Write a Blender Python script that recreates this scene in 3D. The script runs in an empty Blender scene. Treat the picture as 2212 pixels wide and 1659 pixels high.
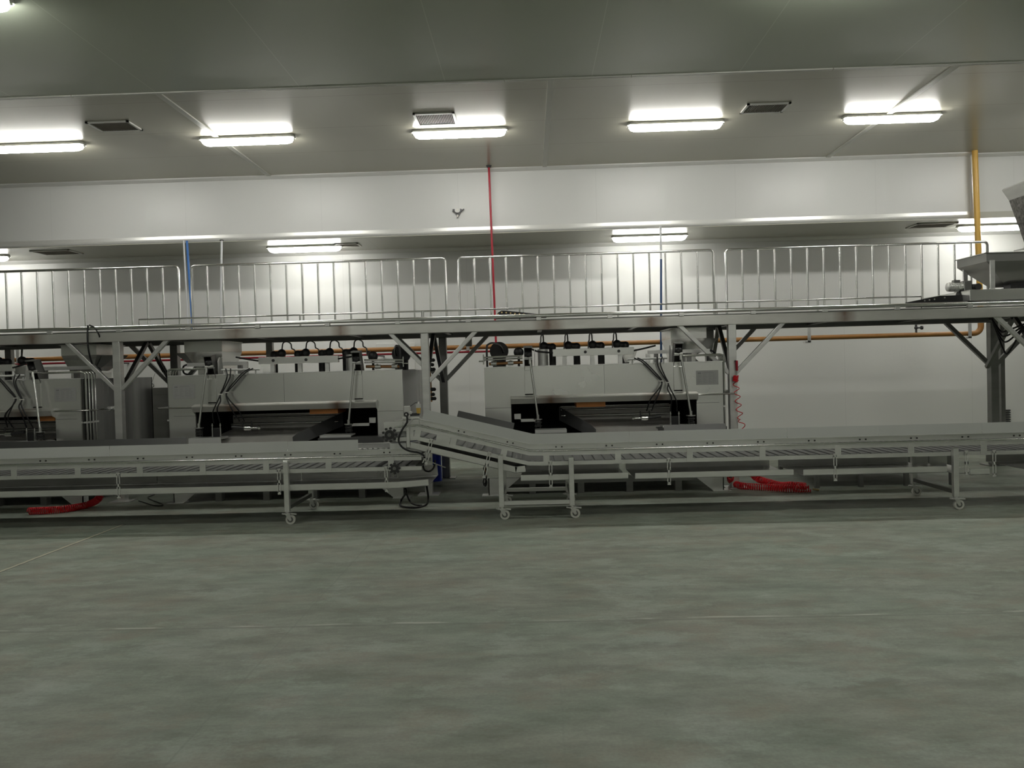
import bpy, math, random
from mathutils import Vector, Matrix
random.seed(7)
C = bpy.context.scene.collection
PI = math.pi

# ------------------------------------------------------------------ camera frame
F, W, H, EYE = 1700.0, 2212, 1659, 1.55
_D = Vector((40, 32.5, -F)).normalized()
_X = Vector((1, .0265, 0)); _X.z = -(_X.x * _D.x + _X.y * _D.y) / _D.z; _X.normalize()
_Z = _X.cross(_D)
def _ray(px, py):
    c = Vector((px - W / 2, H / 2 - py, -F))
    return Vector((_X.dot(c), _D.dot(c), _Z.dot(c)))
def at(px, py, y):
    r = _ray(px, py); t = y / r.y
    return Vector((r.x * t, y, EYE + r.z * t))
def onz(px, py, z):
    r = _ray(px, py); t = (z - EYE) / r.z
    return Vector((r.x * t, r.y * t, z))
cam_d = bpy.data.cameras.new('camera'); cam = bpy.data.objects.new('camera', cam_d); C.objects.link(cam)
cam_d.sensor_fit = 'HORIZONTAL'; cam_d.sensor_width = 36; cam_d.lens = 36 * F / W
cam_d.clip_start = .05; cam_d.clip_end = 100
M3 = Matrix((_X, _D, _Z))          # rows: world axes seen from the camera
cam.matrix_world = Matrix.Translation((0, 0, EYE)) @ M3.to_4x4()
bpy.context.scene.camera = cam

# ------------------------------------------------------------------ materials
def mat(name, col, rough=.5, metal=0.0, noise=0.0, nscale=(8, 8, 8), bump=0.0, rnoise=0.0, col2=None, spec=None, trans=0.0, alpha=1.0):
    m = bpy.data.materials.new(name); m.use_nodes = True
    nt = m.node_tree; b = nt.nodes['Principled BSDF']
    b.inputs['Base Color'].default_value = (*col, 1); b.inputs['Roughness'].default_value = rough
    b.inputs['Metallic'].default_value = metal
    if spec is not None: b.inputs['Specular IOR Level'].default_value = spec
    if trans: b.inputs['Transmission Weight'].default_value = trans
    if noise or bump or rnoise or col2:
        tc = nt.nodes.new('ShaderNodeTexCoord'); mp = nt.nodes.new('ShaderNodeMapping')
        mp.inputs['Scale'].default_value = nscale
        nz = nt.nodes.new('ShaderNodeTexNoise'); nz.inputs['Scale'].default_value = 1; nz.inputs['Detail'].default_value = 4
        g = nt.nodes.new('ShaderNodeNewGeometry')
        nt.links.new(g.outputs['Position'], mp.inputs['Vector']); nt.links.new(mp.outputs[0], nz.inputs['Vector'])
        if noise or col2:
            r = nt.nodes.new('ShaderNodeValToRGB')
            c2 = col2 or tuple(c * (1 - noise) for c in col)
            r.color_ramp.elements[0].position = .3; r.color_ramp.elements[1].position = .7
            r.color_ramp.elements[0].color = (*c2, 1); r.color_ramp.elements[1].color = (*col, 1)
            nt.links.new(nz.outputs['Fac'], r.inputs[0]); nt.links.new(r.outputs[0], b.inputs['Base Color'])
        if rnoise:
            mr = nt.nodes.new('ShaderNodeMapRange')
            mr.inputs['To Min'].default_value = rough - rnoise; mr.inputs['To Max'].default_value = rough + rnoise
            nt.links.new(nz.outputs['Fac'], mr.inputs['Value']); nt.links.new(mr.outputs[0], b.inputs['Roughness'])
        if bump:
            bp = nt.nodes.new('ShaderNodeBump'); bp.inputs['Strength'].default_value = bump; bp.inputs['Distance'].default_value = .01
            nt.links.new(nz.outputs['Fac'], bp.inputs['Height']); nt.links.new(bp.outputs[0], b.inputs['Normal'])
    return m

class NT:                                   # tiny helper for longer node graphs
    def __init__(s, m): s.nt = m.node_tree; s.b = s.nt.nodes['Principled BSDF']
    def n(s, t, **k):
        x = s.nt.nodes.new(t)
        for a, v in k.items(): setattr(x, a, v)
        return x
    def l(s, a, b): s.nt.links.new(a, b)
    def math(s, op, a, b=None, clamp=False):
        x = s.n('ShaderNodeMath', operation=op, use_clamp=clamp)
        for i, v in enumerate((a, b)):
            if v is None: continue
            if isinstance(v, (int, float)): x.inputs[i].default_value = v
            else: s.l(v, x.inputs[i])
        return x.outputs[0]
    def line(s, coord, pos, w, wob=None):   # soft mask of a line at coord = pos
        d = s.math('SUBTRACT', coord, pos)
        if wob is not None: d = s.math('ADD', d, wob)
        d = s.math('ABSOLUTE', d)
        d = s.math('DIVIDE', d, w)
        return s.math('SUBTRACT', 1.0, d, clamp=True)
    def mix(s, fac, a, b):
        x = s.n('ShaderNodeMix', data_type='RGBA')
        for i, v in ((0, fac), (6, a), (7, b)):
            if isinstance(v, tuple): x.inputs[i].default_value = (*v, 1)
            elif isinstance(v, (int, float)): x.inputs[i].default_value = v
            else: s.l(v, x.inputs[i])
        return x.outputs[2]
    def noise(s, scale, detail=4, sc=(1, 1, 1), rough=.5, off=(0, 0, 0)):
        g = s.n('ShaderNodeNewGeometry'); mp = s.n('ShaderNodeMapping'); mp.inputs['Scale'].default_value = sc; mp.inputs['Location'].default_value = off
        z = s.n('ShaderNodeTexNoise'); z.inputs['Scale'].default_value = scale; z.inputs['Detail'].default_value = detail; z.inputs['Roughness'].default_value = rough
        s.l(g.outputs['Position'], mp.inputs[0]); s.l(mp.outputs[0], z.inputs['Vector'])
        return z.outputs['Fac']
    def ramp(s, fac, p0, p1, c0=(0, 0, 0), c1=(1, 1, 1)):
        r = s.n('ShaderNodeValToRGB'); e = r.color_ramp.elements
        e[0].position = p0; e[1].position = p1; e[0].color = (*c0, 1); e[1].color = (*c1, 1)
        s.l(fac, r.inputs[0]); return r.outputs[0]
    def xyz(s):
        g = s.n('ShaderNodeNewGeometry'); x = s.n('ShaderNodeSeparateXYZ'); s.l(g.outputs['Position'], x.inputs[0]); return x.outputs

M = {}
LAMP = 46
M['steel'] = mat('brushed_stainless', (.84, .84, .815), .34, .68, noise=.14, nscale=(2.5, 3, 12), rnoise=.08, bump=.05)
M['steel_sheet'] = mat('stainless_sheet', (.88, .88, .85), .25, .84, noise=.10, nscale=(1.3, 1.3, 1.5), rnoise=.07, bump=.12)
M['chute_side'] = mat('chute_side_sheet', (.26, .26, .265), .4, .15)
M['chute'] = mat('chute_sheet', (.78, .76, .72), .4, .25, noise=.2, nscale=(4, 2, 2))
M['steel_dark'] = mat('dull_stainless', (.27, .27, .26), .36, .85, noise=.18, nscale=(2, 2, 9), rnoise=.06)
M['rear'] = mat('reflection_darkened_guard', (.13, .13, .128), .4, .6)  # dark reflection on the guard's inner face put into its colour
M['side'] = mat('painted_reflection_side', (.24, .24, .235), .27, .92, noise=.5, nscale=(1.5, 3.2, .15), rnoise=.05)  # darker copy of the sheet; vertical reflections put into its colour
M['bowl'] = mat('reflection_darkened_bowl', (.36, .36, .345), .33, .95, noise=.12, nscale=(2, 2, 2))  # darker copy of the sheet; reflection of the dark deck put into its colour
M['worn'] = mat('worn_dark_steel', (.30, .29, .27), .5, .6, noise=.7, nscale=(25, 25, 25))
M['polished'] = mat('polished_stainless', (.85, .85, .83), .22, 1.0)
M['chrome'] = mat('chrome_tube', (.72, .72, .70), .2, 1.0)
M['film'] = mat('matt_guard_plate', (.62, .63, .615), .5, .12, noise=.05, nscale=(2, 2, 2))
M['rubber'] = mat('black_rubber', (.012, .012, .013), .5)
M['black'] = mat('black_plastic', (.02, .02, .021), .38)
M['deep_black'] = mat('black_interior', (.012, .011, .010), .8, noise=.4)  # near-black tone for the chamber lining and bracket slots
M['iron'] = mat('dark_cast_iron', (.055, .055, .055), .45, .4)
M['nylon'] = mat('white_nylon', (.72, .71, .66), .4)
M['white_board'] = mat('white_plate', (.66, .66, .64), .35)
M['red_hose'] = mat('red_polyurethane_hose', (.85, .02, .035), .3)
M['red_pipe'] = mat('red_painted_pipe', (.42, .012, .03), .35)
M['yellow'] = mat('yellow_painted_pipe', (.66, .40, .08), .35)
M['ochre'] = mat('yellow_painted_gas_pipe', (.42, .20, .055), .4, noise=.15)
M['blue'] = mat('blue_plastic_pipe', (.03, .16, .5), .35)
M['navy'] = mat('dark_blue_plastic_pipe', (.03, .08, .2), .35)
M['bluebin'] = mat('blue_plastic', (.015, .04, .42), .4)
M['white_pipe'] = mat('white_plastic_pipe', (.7, .71, .72), .35)
M['brass'] = mat('brass', (.72, .55, .28), .3, .9)
M['copper'] = mat('copper', (.5, .26, .12), .35, .8)
M['amber'] = mat('amber_filter_bowl', (.75, .5, .12), .2)
M['orange_tone'] = mat('orange_sheet', (.70, .27, .07), .5, .1, noise=.2, nscale=(5, 5, 5))
M['plate_paper'] = mat('etched_plate', (.40, .40, .39), .5, .0)
M['ink'] = mat('grey_print', (.19, .19, .19), .6)
M['ink2'] = mat('pale_print', (.29, .29, .285), .6)
M['grille_dark'] = mat('grille_shadow', (.05, .045, .035), .8)
M['grille'] = mat('grille_blades', (.26, .24, .20), .5)
M['white_frame'] = mat('white_powder_coat', (.68, .68, .64), .4)
M['beltslat'] = mat('grey_belt', (.27, .275, .265), .45, .3)
M['trim'] = mat('aluminium_trim', (.74, .74, .71), .32, .35)
M['trim_dull'] = mat('pale_batten', (.60, .60, .55), .45)

def m_lamp():
    m = bpy.data.materials.new('lit_diffuser'); m.use_nodes = True
    b = m.node_tree.nodes['Principled BSDF']
    b.inputs['Base Color'].default_value = (.9, .9, .88, 1)
    b.inputs['Emission Color'].default_value = (1.0, .985, .93, 1); b.inputs['Emission Strength'].default_value = LAMP
    return m
M['lamp'] = m_lamp(); M['lamp_weak'] = M['lamp'].copy(); M['lamp_weak'].name = 'lit_diffuser_dimmed'
M['lamp_weak'].node_tree.nodes['Principled BSDF'].inputs['Emission Strength'].default_value = LAMP * .62  # rear lamps dimmed to keep the back wall from washing out

def m_beam():                               # stainless beam with weld heat tint stains
    m = mat('heat_tinted_stainless', (.47, .46, .43), .36, .62); t = NT(m)
    x, y, z = t.xyz()
    s = None
    for p, w in ((-6.3, .2), (-3.7, .22), (-2.37, .14), (.24, .22), (1.52, .2), (3.9, .16)):
        k = t.line(x, p, w)
        s = k if s is None else t.math('MAXIMUM', s, k)
    s = t.math('MULTIPLY', s, .9)
    nz = t.noise(6, 3)
    s = t.math('MULTIPLY', s, t.math('ADD', nz, .35), clamp=True)
    base = t.ramp(t.noise(1.6, 3, (1, 3, 3)), .3, .7, (.66, .65, .61), (.84, .83, .79))
    t.l(t.mix(s, base, (.17, .08, .035)), t.b.inputs['Base Color'])
    return m
M['beam'] = m_beam()

def m_floor():
    m = mat('greenish_concrete', (.2, .22, .18), .5, 0); t = NT(m)
    x, y, z = t.xyz()
    big = t.ramp(t.noise(.75, 5, (1, 1.6, 1), .55), .34, .66, (.255, .315, .25), (.30, .285, .235))
    mid = t.ramp(t.noise(3.0, 8, (.75, 1.8, 1), .68, (3, 1, 0)), .36, .66, (.18, .205, .165), (.40, .435, .37))
    c = t.mix(.6, big, mid)
    pat = t.ramp(t.noise(1.5, 8, (1, 1.6, 1), .72, (9, 4, 0)), .53, .62)
    c = t.mix(t.math('MULTIPLY', pat, .45), c, (.44, .50, .435))
    brn = t.ramp(t.noise(1.7, 8, (1, 1.5, 1), .7, (1, 14, 0)), .52, .64)
    c = t.mix(t.math('MULTIPLY', brn, .5), c, (.31, .275, .215))
    sp = t.ramp(t.noise(16, 6, (.7, 1.5, 1), .7), .55, .75)
    c = t.mix(t.math('MULTIPLY', sp, .25), c, (.20, .215, .18))
    fine = t.ramp(t.noise(60, 3, (1, 1, 1)), .35, .75, (.93, .93, .93), (1.06, 1.06, 1.06))
    mu = t.n('ShaderNodeMix', data_type='RGBA', blend_type='MULTIPLY'); mu.inputs[0].default_value = 1
    t.l(c, mu.inputs[6]); t.l(fine, mu.inputs[7]); c = mu.outputs[2]
    wob = t.math('MULTIPLY', t.math('SUBTRACT', t.noise(1.5, 4), .5), .05)
    wob2 = t.math('MULTIPLY', t.math('SUBTRACT', t.noise(9, 4), .5), .02)
    jm = t.ramp(t.noise(3, 4), .42, .6)
    j1 = t.line(y, 4.79, .014, wob2)
    c = t.mix(t.math('MULTIPLY', j1, .6), c, (.17, .19, .155))
    j1b = t.math('MULTIPLY', t.line(y, 4.82, .018, wob), t.ramp(t.noise(2.1, 4), .48, .58))
    c = t.mix(t.math('MULTIPLY', j1b, .8), c, (.60, .61, .55))
    j2 = t.line(x, -1.505, .010, wob2)
    c = t.mix(t.math('MULTIPLY', j2, .38), c, (.20, .23, .19))
    front = t.math('LESS_THAN', y, 8.3)
    j3 = t.math('MULTIPLY', t.line(x, -4.41, .02, wob2), front)
    c = t.mix(t.math('MULTIPLY', j3, .85), c, (.72, .68, .50))
    j3b = t.math('MULTIPLY', t.line(x, -4.385, .012, wob2), front)
    c = t.mix(t.math('MULTIPLY', j3b, .85), c, (.07, .07, .06))
    j4 = t.math('MULTIPLY', t.line(x, .10, .008, wob), t.math('LESS_THAN', y, 4.2))
    c = t.mix(t.math('MULTIPLY', j4, .2), c, (.20, .23, .20))
    t.l(c, t.b.inputs['Base Color'])
    t.l(t.ramp(t.noise(2.2, 5), .3, .7, (.50, .50, .50), (.66, .66, .66)), t.b.inputs['Roughness'])
    t.b.inputs['Specular IOR Level'].default_value = .35
    bp = t.n('ShaderNodeBump'); bp.inputs['Strength'].default_value = .12; bp.inputs['Distance'].default_value = .01
    t.l(t.noise(18, 5), bp.inputs['Height']); t.l(bp.outputs[0], t.b.inputs['Normal'])
    return m
M['floor'] = m_floor()

def m_panel(name, col, rough, xs=(), ys=(), xper=None, yper=None, line=.72, w=.006, bump=.03, spec=.5):
    m = mat(name, col, rough, 0, spec=spec); t = NT(m); x, y, z = t.xyz()
    s = None
    for ax, ps in ((x, xs), (y, ys)):
        for p in ps:
            k = t.line(ax, p, w); s = k if s is None else t.math('MAXIMUM', s, k)
    if xper:
        q = t.math('PINGPONG', t.math('SUBTRACT', x, xper[1]), xper[0] / 2)
        k = t.line(q, 0.0, w); s = k if s is None else t.math('MAXIMUM', s, k)
    base = t.ramp(t.noise(.35, 2), .3, .7, tuple(c * .97 for c in col), col)
    if s is not None: t.l(t.mix(s, base, tuple(c * line for c in col)), t.b.inputs['Base Color'])
    bp = t.n('ShaderNodeBump'); bp.inputs['Strength'].default_value = bump; bp.inputs['Distance'].default_value = .02
    t.l(t.noise(.9, 2), bp.inputs['Height']); t.l(bp.outputs[0], t.b.inputs['Normal'])
    return m
M['wall'] = m_panel('white_wall_panel', (.72, .725, .70), .45, xper=(2.2, -1.085), line=.86, bump=.01)
M['bulk'] = m_panel('glossy_white_wall_panel', (.68, .685, .665), .36, xper=(2.2, -1.085), line=.88, bump=.01, spec=.4)
M['ceil_mid'] = m_panel('cream_ceiling_panel', (.46, .445, .36), .22, ys=(9.1, 10.25, 11.35), line=.76, w=.010)
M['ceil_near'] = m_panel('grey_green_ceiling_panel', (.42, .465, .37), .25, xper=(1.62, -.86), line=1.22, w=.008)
M['ceil_rear'] = m_panel('pale_ceiling_panel', (.48, .48, .42), .32, xper=(2.2, -7.0), line=.8, w=.006)

# ------------------------------------------------------------------ mesh builder
class MB:
    def __init__(s): s.v = []; s.f = []; s.sm = []; s.mi = []; s.k = 0
    def _add(s, vs, fs, smooth=False):
        o = len(s.v); s.v += [Vector(v) for v in vs]
        for f in fs: s.f.append([o + i for i in f]); s.sm.append(smooth); s.mi.append(s.k)
        return s
    def box(s, x0, x1, y0, y1, z0, z1):
        if x0 > x1: x0, x1 = x1, x0
        return s._add([(x, y, z) for x in (x0, x1) for y in (y0, y1) for z in (z0, z1)],
                      [(0, 1, 3, 2), (4, 6, 7, 5), (0, 4, 5, 1), (2, 3, 7, 6), (0, 2, 6, 4), (1, 5, 7, 3)])
    def frame(s, p, q, up):
        d = (Vector(q) - Vector(p)).normalized(); u = Vector(up)
        if abs(d.dot(u)) > .98: u = Vector((1, 0, 0)) if abs(d.x) < .9 else Vector((0, 1, 0))
        a = d.cross(u).normalized(); return d, a, a.cross(d)
    def bar(s, p, q, w, h, up=(0, 1, 0)):       # w across, h along "up"
        p, q = Vector(p), Vector(q); d, a, b = s.frame(p, q, up)
        vs = [e + a * (i * w / 2) + b * (j * h / 2) for e in (p, q) for i, j in ((-1, -1), (1, -1), (1, 1), (-1, 1))]
        return s._add(vs, [(0, 1, 2, 3), (7, 6, 5, 4), (0, 4, 5, 1), (1, 5, 6, 2), (2, 6, 7, 3), (3, 7, 4, 0)])
    def cyl(s, p, q, r, r2=None, n=16, cap=True):
        r2 = r if r2 is None else r2
        p, q = Vector(p), Vector(q); d, a, b = s.frame(p, q, (0, 0, 1))
        vs = [e + (a * math.cos(t) + b * math.sin(t)) * rr for e, rr in ((p, r), (q, r2)) for t in [2 * PI * i / n for i in range(n)]]
        s._add(vs, [(i, (i + 1) % n, n + (i + 1) % n, n + i) for i in range(n)], True)
        if cap:
            s._add(vs[:n], [tuple(range(n))][::-1]); s._add(vs[n:], [tuple(range(n))])
        return s
    def sphere(s, c, r, n=14, m=8, sc=(1, 1, 1)):
        c = Vector(c); vs = []
        for j in range(m + 1):
            th = PI * j / m
            for i in range(n):
                ph = 2 * PI * i / n
                vs.append(c + Vector((math.sin(th) * math.cos(ph) * r * sc[0], math.sin(th) * math.sin(ph) * r * sc[1], math.cos(th) * r * sc[2])))
        fs = [(j * n + i, (j + 1) * n + i, (j + 1) * n + (i + 1) % n, j * n + (i + 1) % n) for j in range(m) for i in range(n)]
        return s._add(vs, fs, True)
    def path(s, pts, r, n=8, smooth_pts=0, closed=False):
        P = [Vector(p) for p in pts]
        if smooth_pts: P = catmull(P, smooth_pts)
        m = len(P); vs = []
        up = None
        for i, p in enumerate(P):
            d = (P[min(i + 1, m - 1)] - P[max(i - 1, 0)]).normalized()
            if up is None:
                up = Vector((0, 0, 1)) if abs(d.z) < .9 else Vector((0, 1, 0))
            a = d.cross(up)
            if a.length < 1e-4: a = d.cross(Vector((.3, .8, .5)))
            a.normalize(); b = a.cross(d); up = b
            vs += [p + (a * math.cos(2 * PI * k / n) + b * math.sin(2 * PI * k / n)) * r for k in range(n)]
        fs = [(i * n + k, i * n + (k + 1) % n, (i + 1) * n + (k + 1) % n, (i + 1) * n + k) for i in range(m - 1) for k in range(n)]
        s._add(vs, fs, True)
        s._add(vs[:n], [tuple(range(n))]); s._add(vs[-n:], [tuple(range(n))])
        return s
    def prism(s, poly, axis, a0, a1):           # polygon in the two other axes, extruded along axis
        def P(u, v, w):
            return {'x': (w, u, v), 'y': (u, w, v), 'z': (u, v, w)}[axis]
        n = len(poly)
        vs = [P(u, v, a0) for u, v in poly] + [P(u, v, a1) for u, v in poly]
        fs = [tuple(range(n)), tuple(range(2 * n - 1, n - 1, -1))] + [(i, n + i, n + (i + 1) % n, (i + 1) % n) for i in range(n)]
        return s._add(vs, fs)
    def hull(s, bot, top):                      # loft between two equal rings
        n = len(bot)
        return s._add(list(bot) + list(top), [tuple(range(n)), tuple(range(2 * n - 1, n - 1, -1))] + [(i, (i + 1) % n, n + (i + 1) % n, n + i) for i in range(n)])
    def use(s, k): s.k = k; return s
    def build(s, name, m, parent=None, bevel=0, fix=True):
        me = bpy.data.meshes.new(name)
        org = parent_loc(parent)
        me.from_pydata([v - org for v in s.v], [], s.f)
        if fix:
            import bmesh
            bm = bmesh.new(); bm.from_mesh(me); bmesh.ops.recalc_face_normals(bm, faces=bm.faces); bm.to_mesh(me); bm.free()
        for p, sm, k in zip(me.polygons, s.sm, s.mi): p.use_smooth = sm; p.material_index = k
        for mm in (m if isinstance(m, (list, tuple)) else [m]): me.materials.append(mm)
        o = bpy.data.objects.new(name, me); C.objects.link(o)
        if parent is not None: o.parent = parent
        if bevel:
            b = o.modifiers.new('edge', 'BEVEL'); b.width = bevel; b.segments = 2; b.limit_method = 'ANGLE'; b.angle_limit = math.radians(50)
        return o
def parent_loc(p):
    v = Vector((0, 0, 0))
    while p is not None: v += p.location; p = p.parent
    return v
def catmull(P, k):
    out = []
    Q = [P[0] * 2 - P[1]] + P + [P[-1] * 2 - P[-2]]
    for i in range(1, len(Q) - 2):
        p0, p1, p2, p3 = Q[i - 1:i + 3]
        for j in range(k):
            t = j / k
            out.append(.5 * ((2 * p1) + (p2 - p0) * t + (2 * p0 - 5 * p1 + 4 * p2 - p3) * t * t + (3 * p1 - p0 - 3 * p2 + p3) * t ** 3))
    out.append(P[-1]); return out
def tag(o, label, cat, group=None, kind=None):
    o['label'] = label; o['category'] = cat
    if group: o['group'] = group
    if kind: o['kind'] = kind
    return o
def thing(name, loc, label, cat, group=None):
    o = bpy.data.objects.new(name, None); C.objects.link(o); o.location = loc; o.empty_display_size = .1
    return tag(o, label, cat, group)
def struct(o): o['kind'] = 'structure'; return o
def copy_tree(o, parent=None):
    c = o.copy(); C.objects.link(c)
    if parent is not None: c.parent = parent
    for ch in [k for k in bpy.data.objects if k.parent == o and k != c]: copy_tree(ch, c)
    return c
def box(name, m, parent, *a, bevel=0): return MB().box(*a).build(name, m, parent, bevel)

# ------------------------------------------------------------------ the room
XL, XR, YB, YBULK, YWALL, ZC, ZR = -13.0, 13.0, -7.0, 12.6, 13.95, 4.75, 3.73
struct(box('floor', M['floor'], None, XL, XR, YB, YWALL + .1, -.15, 0))
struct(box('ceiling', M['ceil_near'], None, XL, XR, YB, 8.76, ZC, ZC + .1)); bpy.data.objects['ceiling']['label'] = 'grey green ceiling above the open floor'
o = struct(box('ceiling', M['ceil_mid'], None, XL, XR, 8.76, YBULK + .1, ZC + .012, ZC + .112)); o['label'] = 'cream ceiling strip above the ovens'
o = struct(box('ceiling', M['ceil_rear'], None, XL, XR, YBULK, YWALL + .1, ZR, ZR + .1)); o['label'] = 'low ceiling along the back wall'
struct(box('wall_bulkhead', M['bulk'], None, XL, 7.0, YBULK, YBULK + .1, ZR + .1, ZC + .012))
struct(box('wall_bulkhead', M['bulk'], None, 7.0, XR, YBULK + .08, YBULK + .18, ZR + .1, ZC + .012))
struct(box('wall_back', M['wall'], None, XL, XR, YWALL, YWALL + .1, 0, ZR))
struct(box('wall_left', M['wall'], None, XL - .1, XL, YB, YWALL + .1, 0, ZC + .1))
struct(box('wall_right', M['wall'], None, XR, XR + .1, YB, YWALL + .1, 0, ZC + .1))
struct(box('wall_front', M['wall'], None, XL, XR, YB - .1, YB, 0, ZC + .1))
# ceiling joint trims, battens, bulkhead trims
tn = [0]
def trim(mb, m, bevel=0):
    tn[0] += 1; return struct(mb.build('trim_%d' % tn[0], m, None, bevel))
for x0, x1 in ((XL, -5.05), (-5.05, -2.4), (-2.4, -.2), (-.2, 1.2), (1.2, 3.4), (3.4, XR)):
    mb = MB().box(x0, x1 - .01, 8.745, 8.785, ZC - .012 - .004 * random.random(), ZC + .01); trim(mb, M['trim_dull'])
for xx in (-8.5, -4.1, .31, 4.766): trim(MB().box(xx - .035, xx + .035, 8.79, YBULK - .04, ZC - .004, ZC + .012), M['trim_dull'])
trim(MB().prism([(YBULK - .001, ZC + .012), (YBULK - .05, ZC + .012), (YBULK - .045, ZC - .004), (YBULK - .012, ZC - .04), (YBULK - .001, ZC - .045)], 'x', XL, 7.0), M['trim'])
trim(MB().prism([(YBULK + .079, ZC + .012), (YBULK + .03, ZC + .012), (YBULK + .035, ZC - .004), (YBULK + .068, ZC - .04), (YBULK + .079, ZC - .045)], 'x', 7.0, XR), M['trim'])
mb = MB()                                  # rounded nosing under the bulkhead
prof = [(YBULK + .1, ZR + .11), (YBULK - .012, ZR + .11)] + [(YBULK + .012 - .03 * math.cos(t), ZR + .06 - .055 * math.sin(t)) for t in [PI * i / 10 for i in range(0, 6)]] + [(YBULK + .1, ZR + .005)]
mb.prism(prof, 'x', XL, 7.02); trim(mb, M['trim'])
trim(MB().box(6.99, 7.03, YBULK - .02, YBULK + .1, ZR + .02, ZC), M['trim'])
trim(MB().prism([(YWALL - .001, ZR), (YWALL - .06, ZR), (YWALL - .05, ZR - .02), (YWALL - .02, ZR - .055), (YWALL - .001, ZR - .06)], 'x', XL, XR), M['trim'])
# low wall grille behind the right post
t = thing('wall_grille', (7.05, YWALL - .03, .62), 'small louvred grille low on back wall behind right platform post', 'grille')
pc = at(2158, 899, 13.93)
mb = MB()
for i in range(6): mb.box(pc.x - .19, pc.x + .19, YWALL - .04, YWALL - .005, pc.z - .11 + i * .04, pc.z - .09 + i * .04)
mb.build('louvre', M['iron'], t); MB().box(pc.x - .18, pc.x + .18, YWALL - .008, YWALL - .001, pc.z - .11, pc.z + .11).build('backing', M['white_frame'], t)
# flat access panel on the back wall
t = box('wall_panel', M['wall'], None, *sorted((at(812, 745, 13.9).x, at(895, 745, 13.9).x)), YWALL - .025, YWALL - .001, at(812, 800, 13.9).z, at(812, 742, 13.9).z, bevel=.004)
tag(t, 'thin raised white access panel on back wall left of the centre post', 'panel')

# ------------------------------------------------------------------ ceiling lights
def make_light(loc, label, grp):
    t = thing('ceiling_light', loc, label, 'ceiling light', grp)
    x, y, z = loc; L = .64
    b = MB(); hw = .075
    pts = lambda l, w, zz: [(x - l, y - w * .6, zz), (x - l + .03, y - w, zz), (x + l - .03, y - w, zz), (x + l, y - w * .6, zz), (x + l, y + w * .6, zz), (x + l - .03, y + w, zz), (x - l + .03, y + w, zz), (x - l, y + w * .6, zz)]
    b.hull(pts(L, hw, z - .035), pts(L - .01, hw - .01, z)); b.build('housing', M['white_frame'], t)
    d = MB(); A = pts(L - .02, hw - .008, z - .036); B = pts(L - .05, hw - .02, z - .085); D = pts(L - .09, hw - .045, z - .105)
    d.hull(B, A); d.hull(D, [(p[0], p[1], p[2] - .0005) for p in B])
    d.build('diffuser', M['lamp_weak' if y > 12 else 'lamp'], t)
    for s in (-1, 1):
        c = MB().box(x + s * (L - .015) - .012, x + s * (L - .015) + .012, y - .02, y + .02, z - .055, z - .03); c.build('clip', M['chrome'], t)
    return t
gm = 'batten lights on the cream ceiling strip'
mid = [(-6.56, 'lit batten light cut off at left edge of cream ceiling strip'), (-3.71, 'lit batten light over the middle oven, beside diagonal ceiling batten'),
       (-.86, 'lit batten light just in front of the square white-framed vent'), (2.0, 'lit batten light over the right oven, left of the tilted vent'),
       (4.83, 'lit batten light crossing the right ceiling batten')]
for x, l in mid: make_light((x, 10.52, ZC + .012), l, gm)
make_light((7.68, 10.52, ZC + .012), 'lit batten light beyond the right edge of the cream ceiling strip', gm)
gr = 'batten lights under the low rear ceiling'
for x, l in ((-9.45, 'lit batten light under low rear ceiling at the far left edge'), (-3.75, 'lit batten light under low rear ceiling behind left half of railing'),
             (2.04, 'lit batten light under low rear ceiling crossed by thin pipe'), (7.74, 'lit batten light under low rear ceiling crossed by yellow pipe')):
    make_light((x, 13.22, ZR), l, gr)
gn = 'batten lights on the grey green ceiling'
for y in (6.5, 2.6, -5.2):  # row behind the camera is added, unseen, to brighten front wall and ovens
    for x in ((-4.87, 2.72, 8.4) if y > 6 else (-4.87, 2.72) if y > 0 else (-5.0, .4, 5.8)):
        if (x, y) == (8.4, 6.5): pass
        lab = 'lit batten light at the top left corner of the grey green ceiling' if (x, y) == (-4.87, 6.5) else 'lit batten light above the open floor, out of the photograph'
        make_light((x, y, ZC), lab, gn)

# ------------------------------------------------------------------ ceiling vents
def vent(cx, cy, z, w, d, label, ny, framew=.03):
    t = thing('ceiling_vent', (cx, cy, z), label, 'ceiling vent', 'extract grilles in the ceilings')
    f = MB()
    for a in ((-w, w, -d, -d + framew), (-w, w, d - framew, d), (-w, -w + framew, -d, d), (w - framew, w, -d, d)):
        f.box(cx + a[0], cx + a[1], cy + a[2], cy + a[3], z - .018, z)
    f.build('frame', M['white_frame'], t)
    MB().box(cx - w + framew, cx + w - framew, cy - d + framew, cy + d - framew, z - .004, z - .001).build('backing', M['grille_dark'], t)
    g = MB(); n = ny
    for i in range(1, n):
        u = -w + framew + (2 * w - 2 * framew) * i / n
        g.box(cx + u - .002, cx + u + .002, cy - d + framew, cy + d - framew, z - .014, z - .004)
    g.build('louvre', M['grille'], t)
zc = ZC + .012
vent(-5.17, 9.88, zc, .27, .19, 'dark square vent in cream ceiling strip, leftmost one', 22)
vent(-1.12, 10.03, zc, .26, .23, 'square vent with white frame right beside a lit batten light', 22)
vent(3.04, 10.05, zc, .27, .18, 'vent in cream ceiling between the two right batten lights', 22)
vent(-7.90, 13.08, ZR, .33, .22, 'dark vent in low rear ceiling at far left above railing', 20)
vent(-3.02, 13.25, ZR, .2, .16, 'small vent touching the right end of the rear batten light', 16)
vent(6.62, 13.08, ZR, .33, .2, 'dark vent in low rear ceiling left of the yellow pipe', 20)

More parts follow.
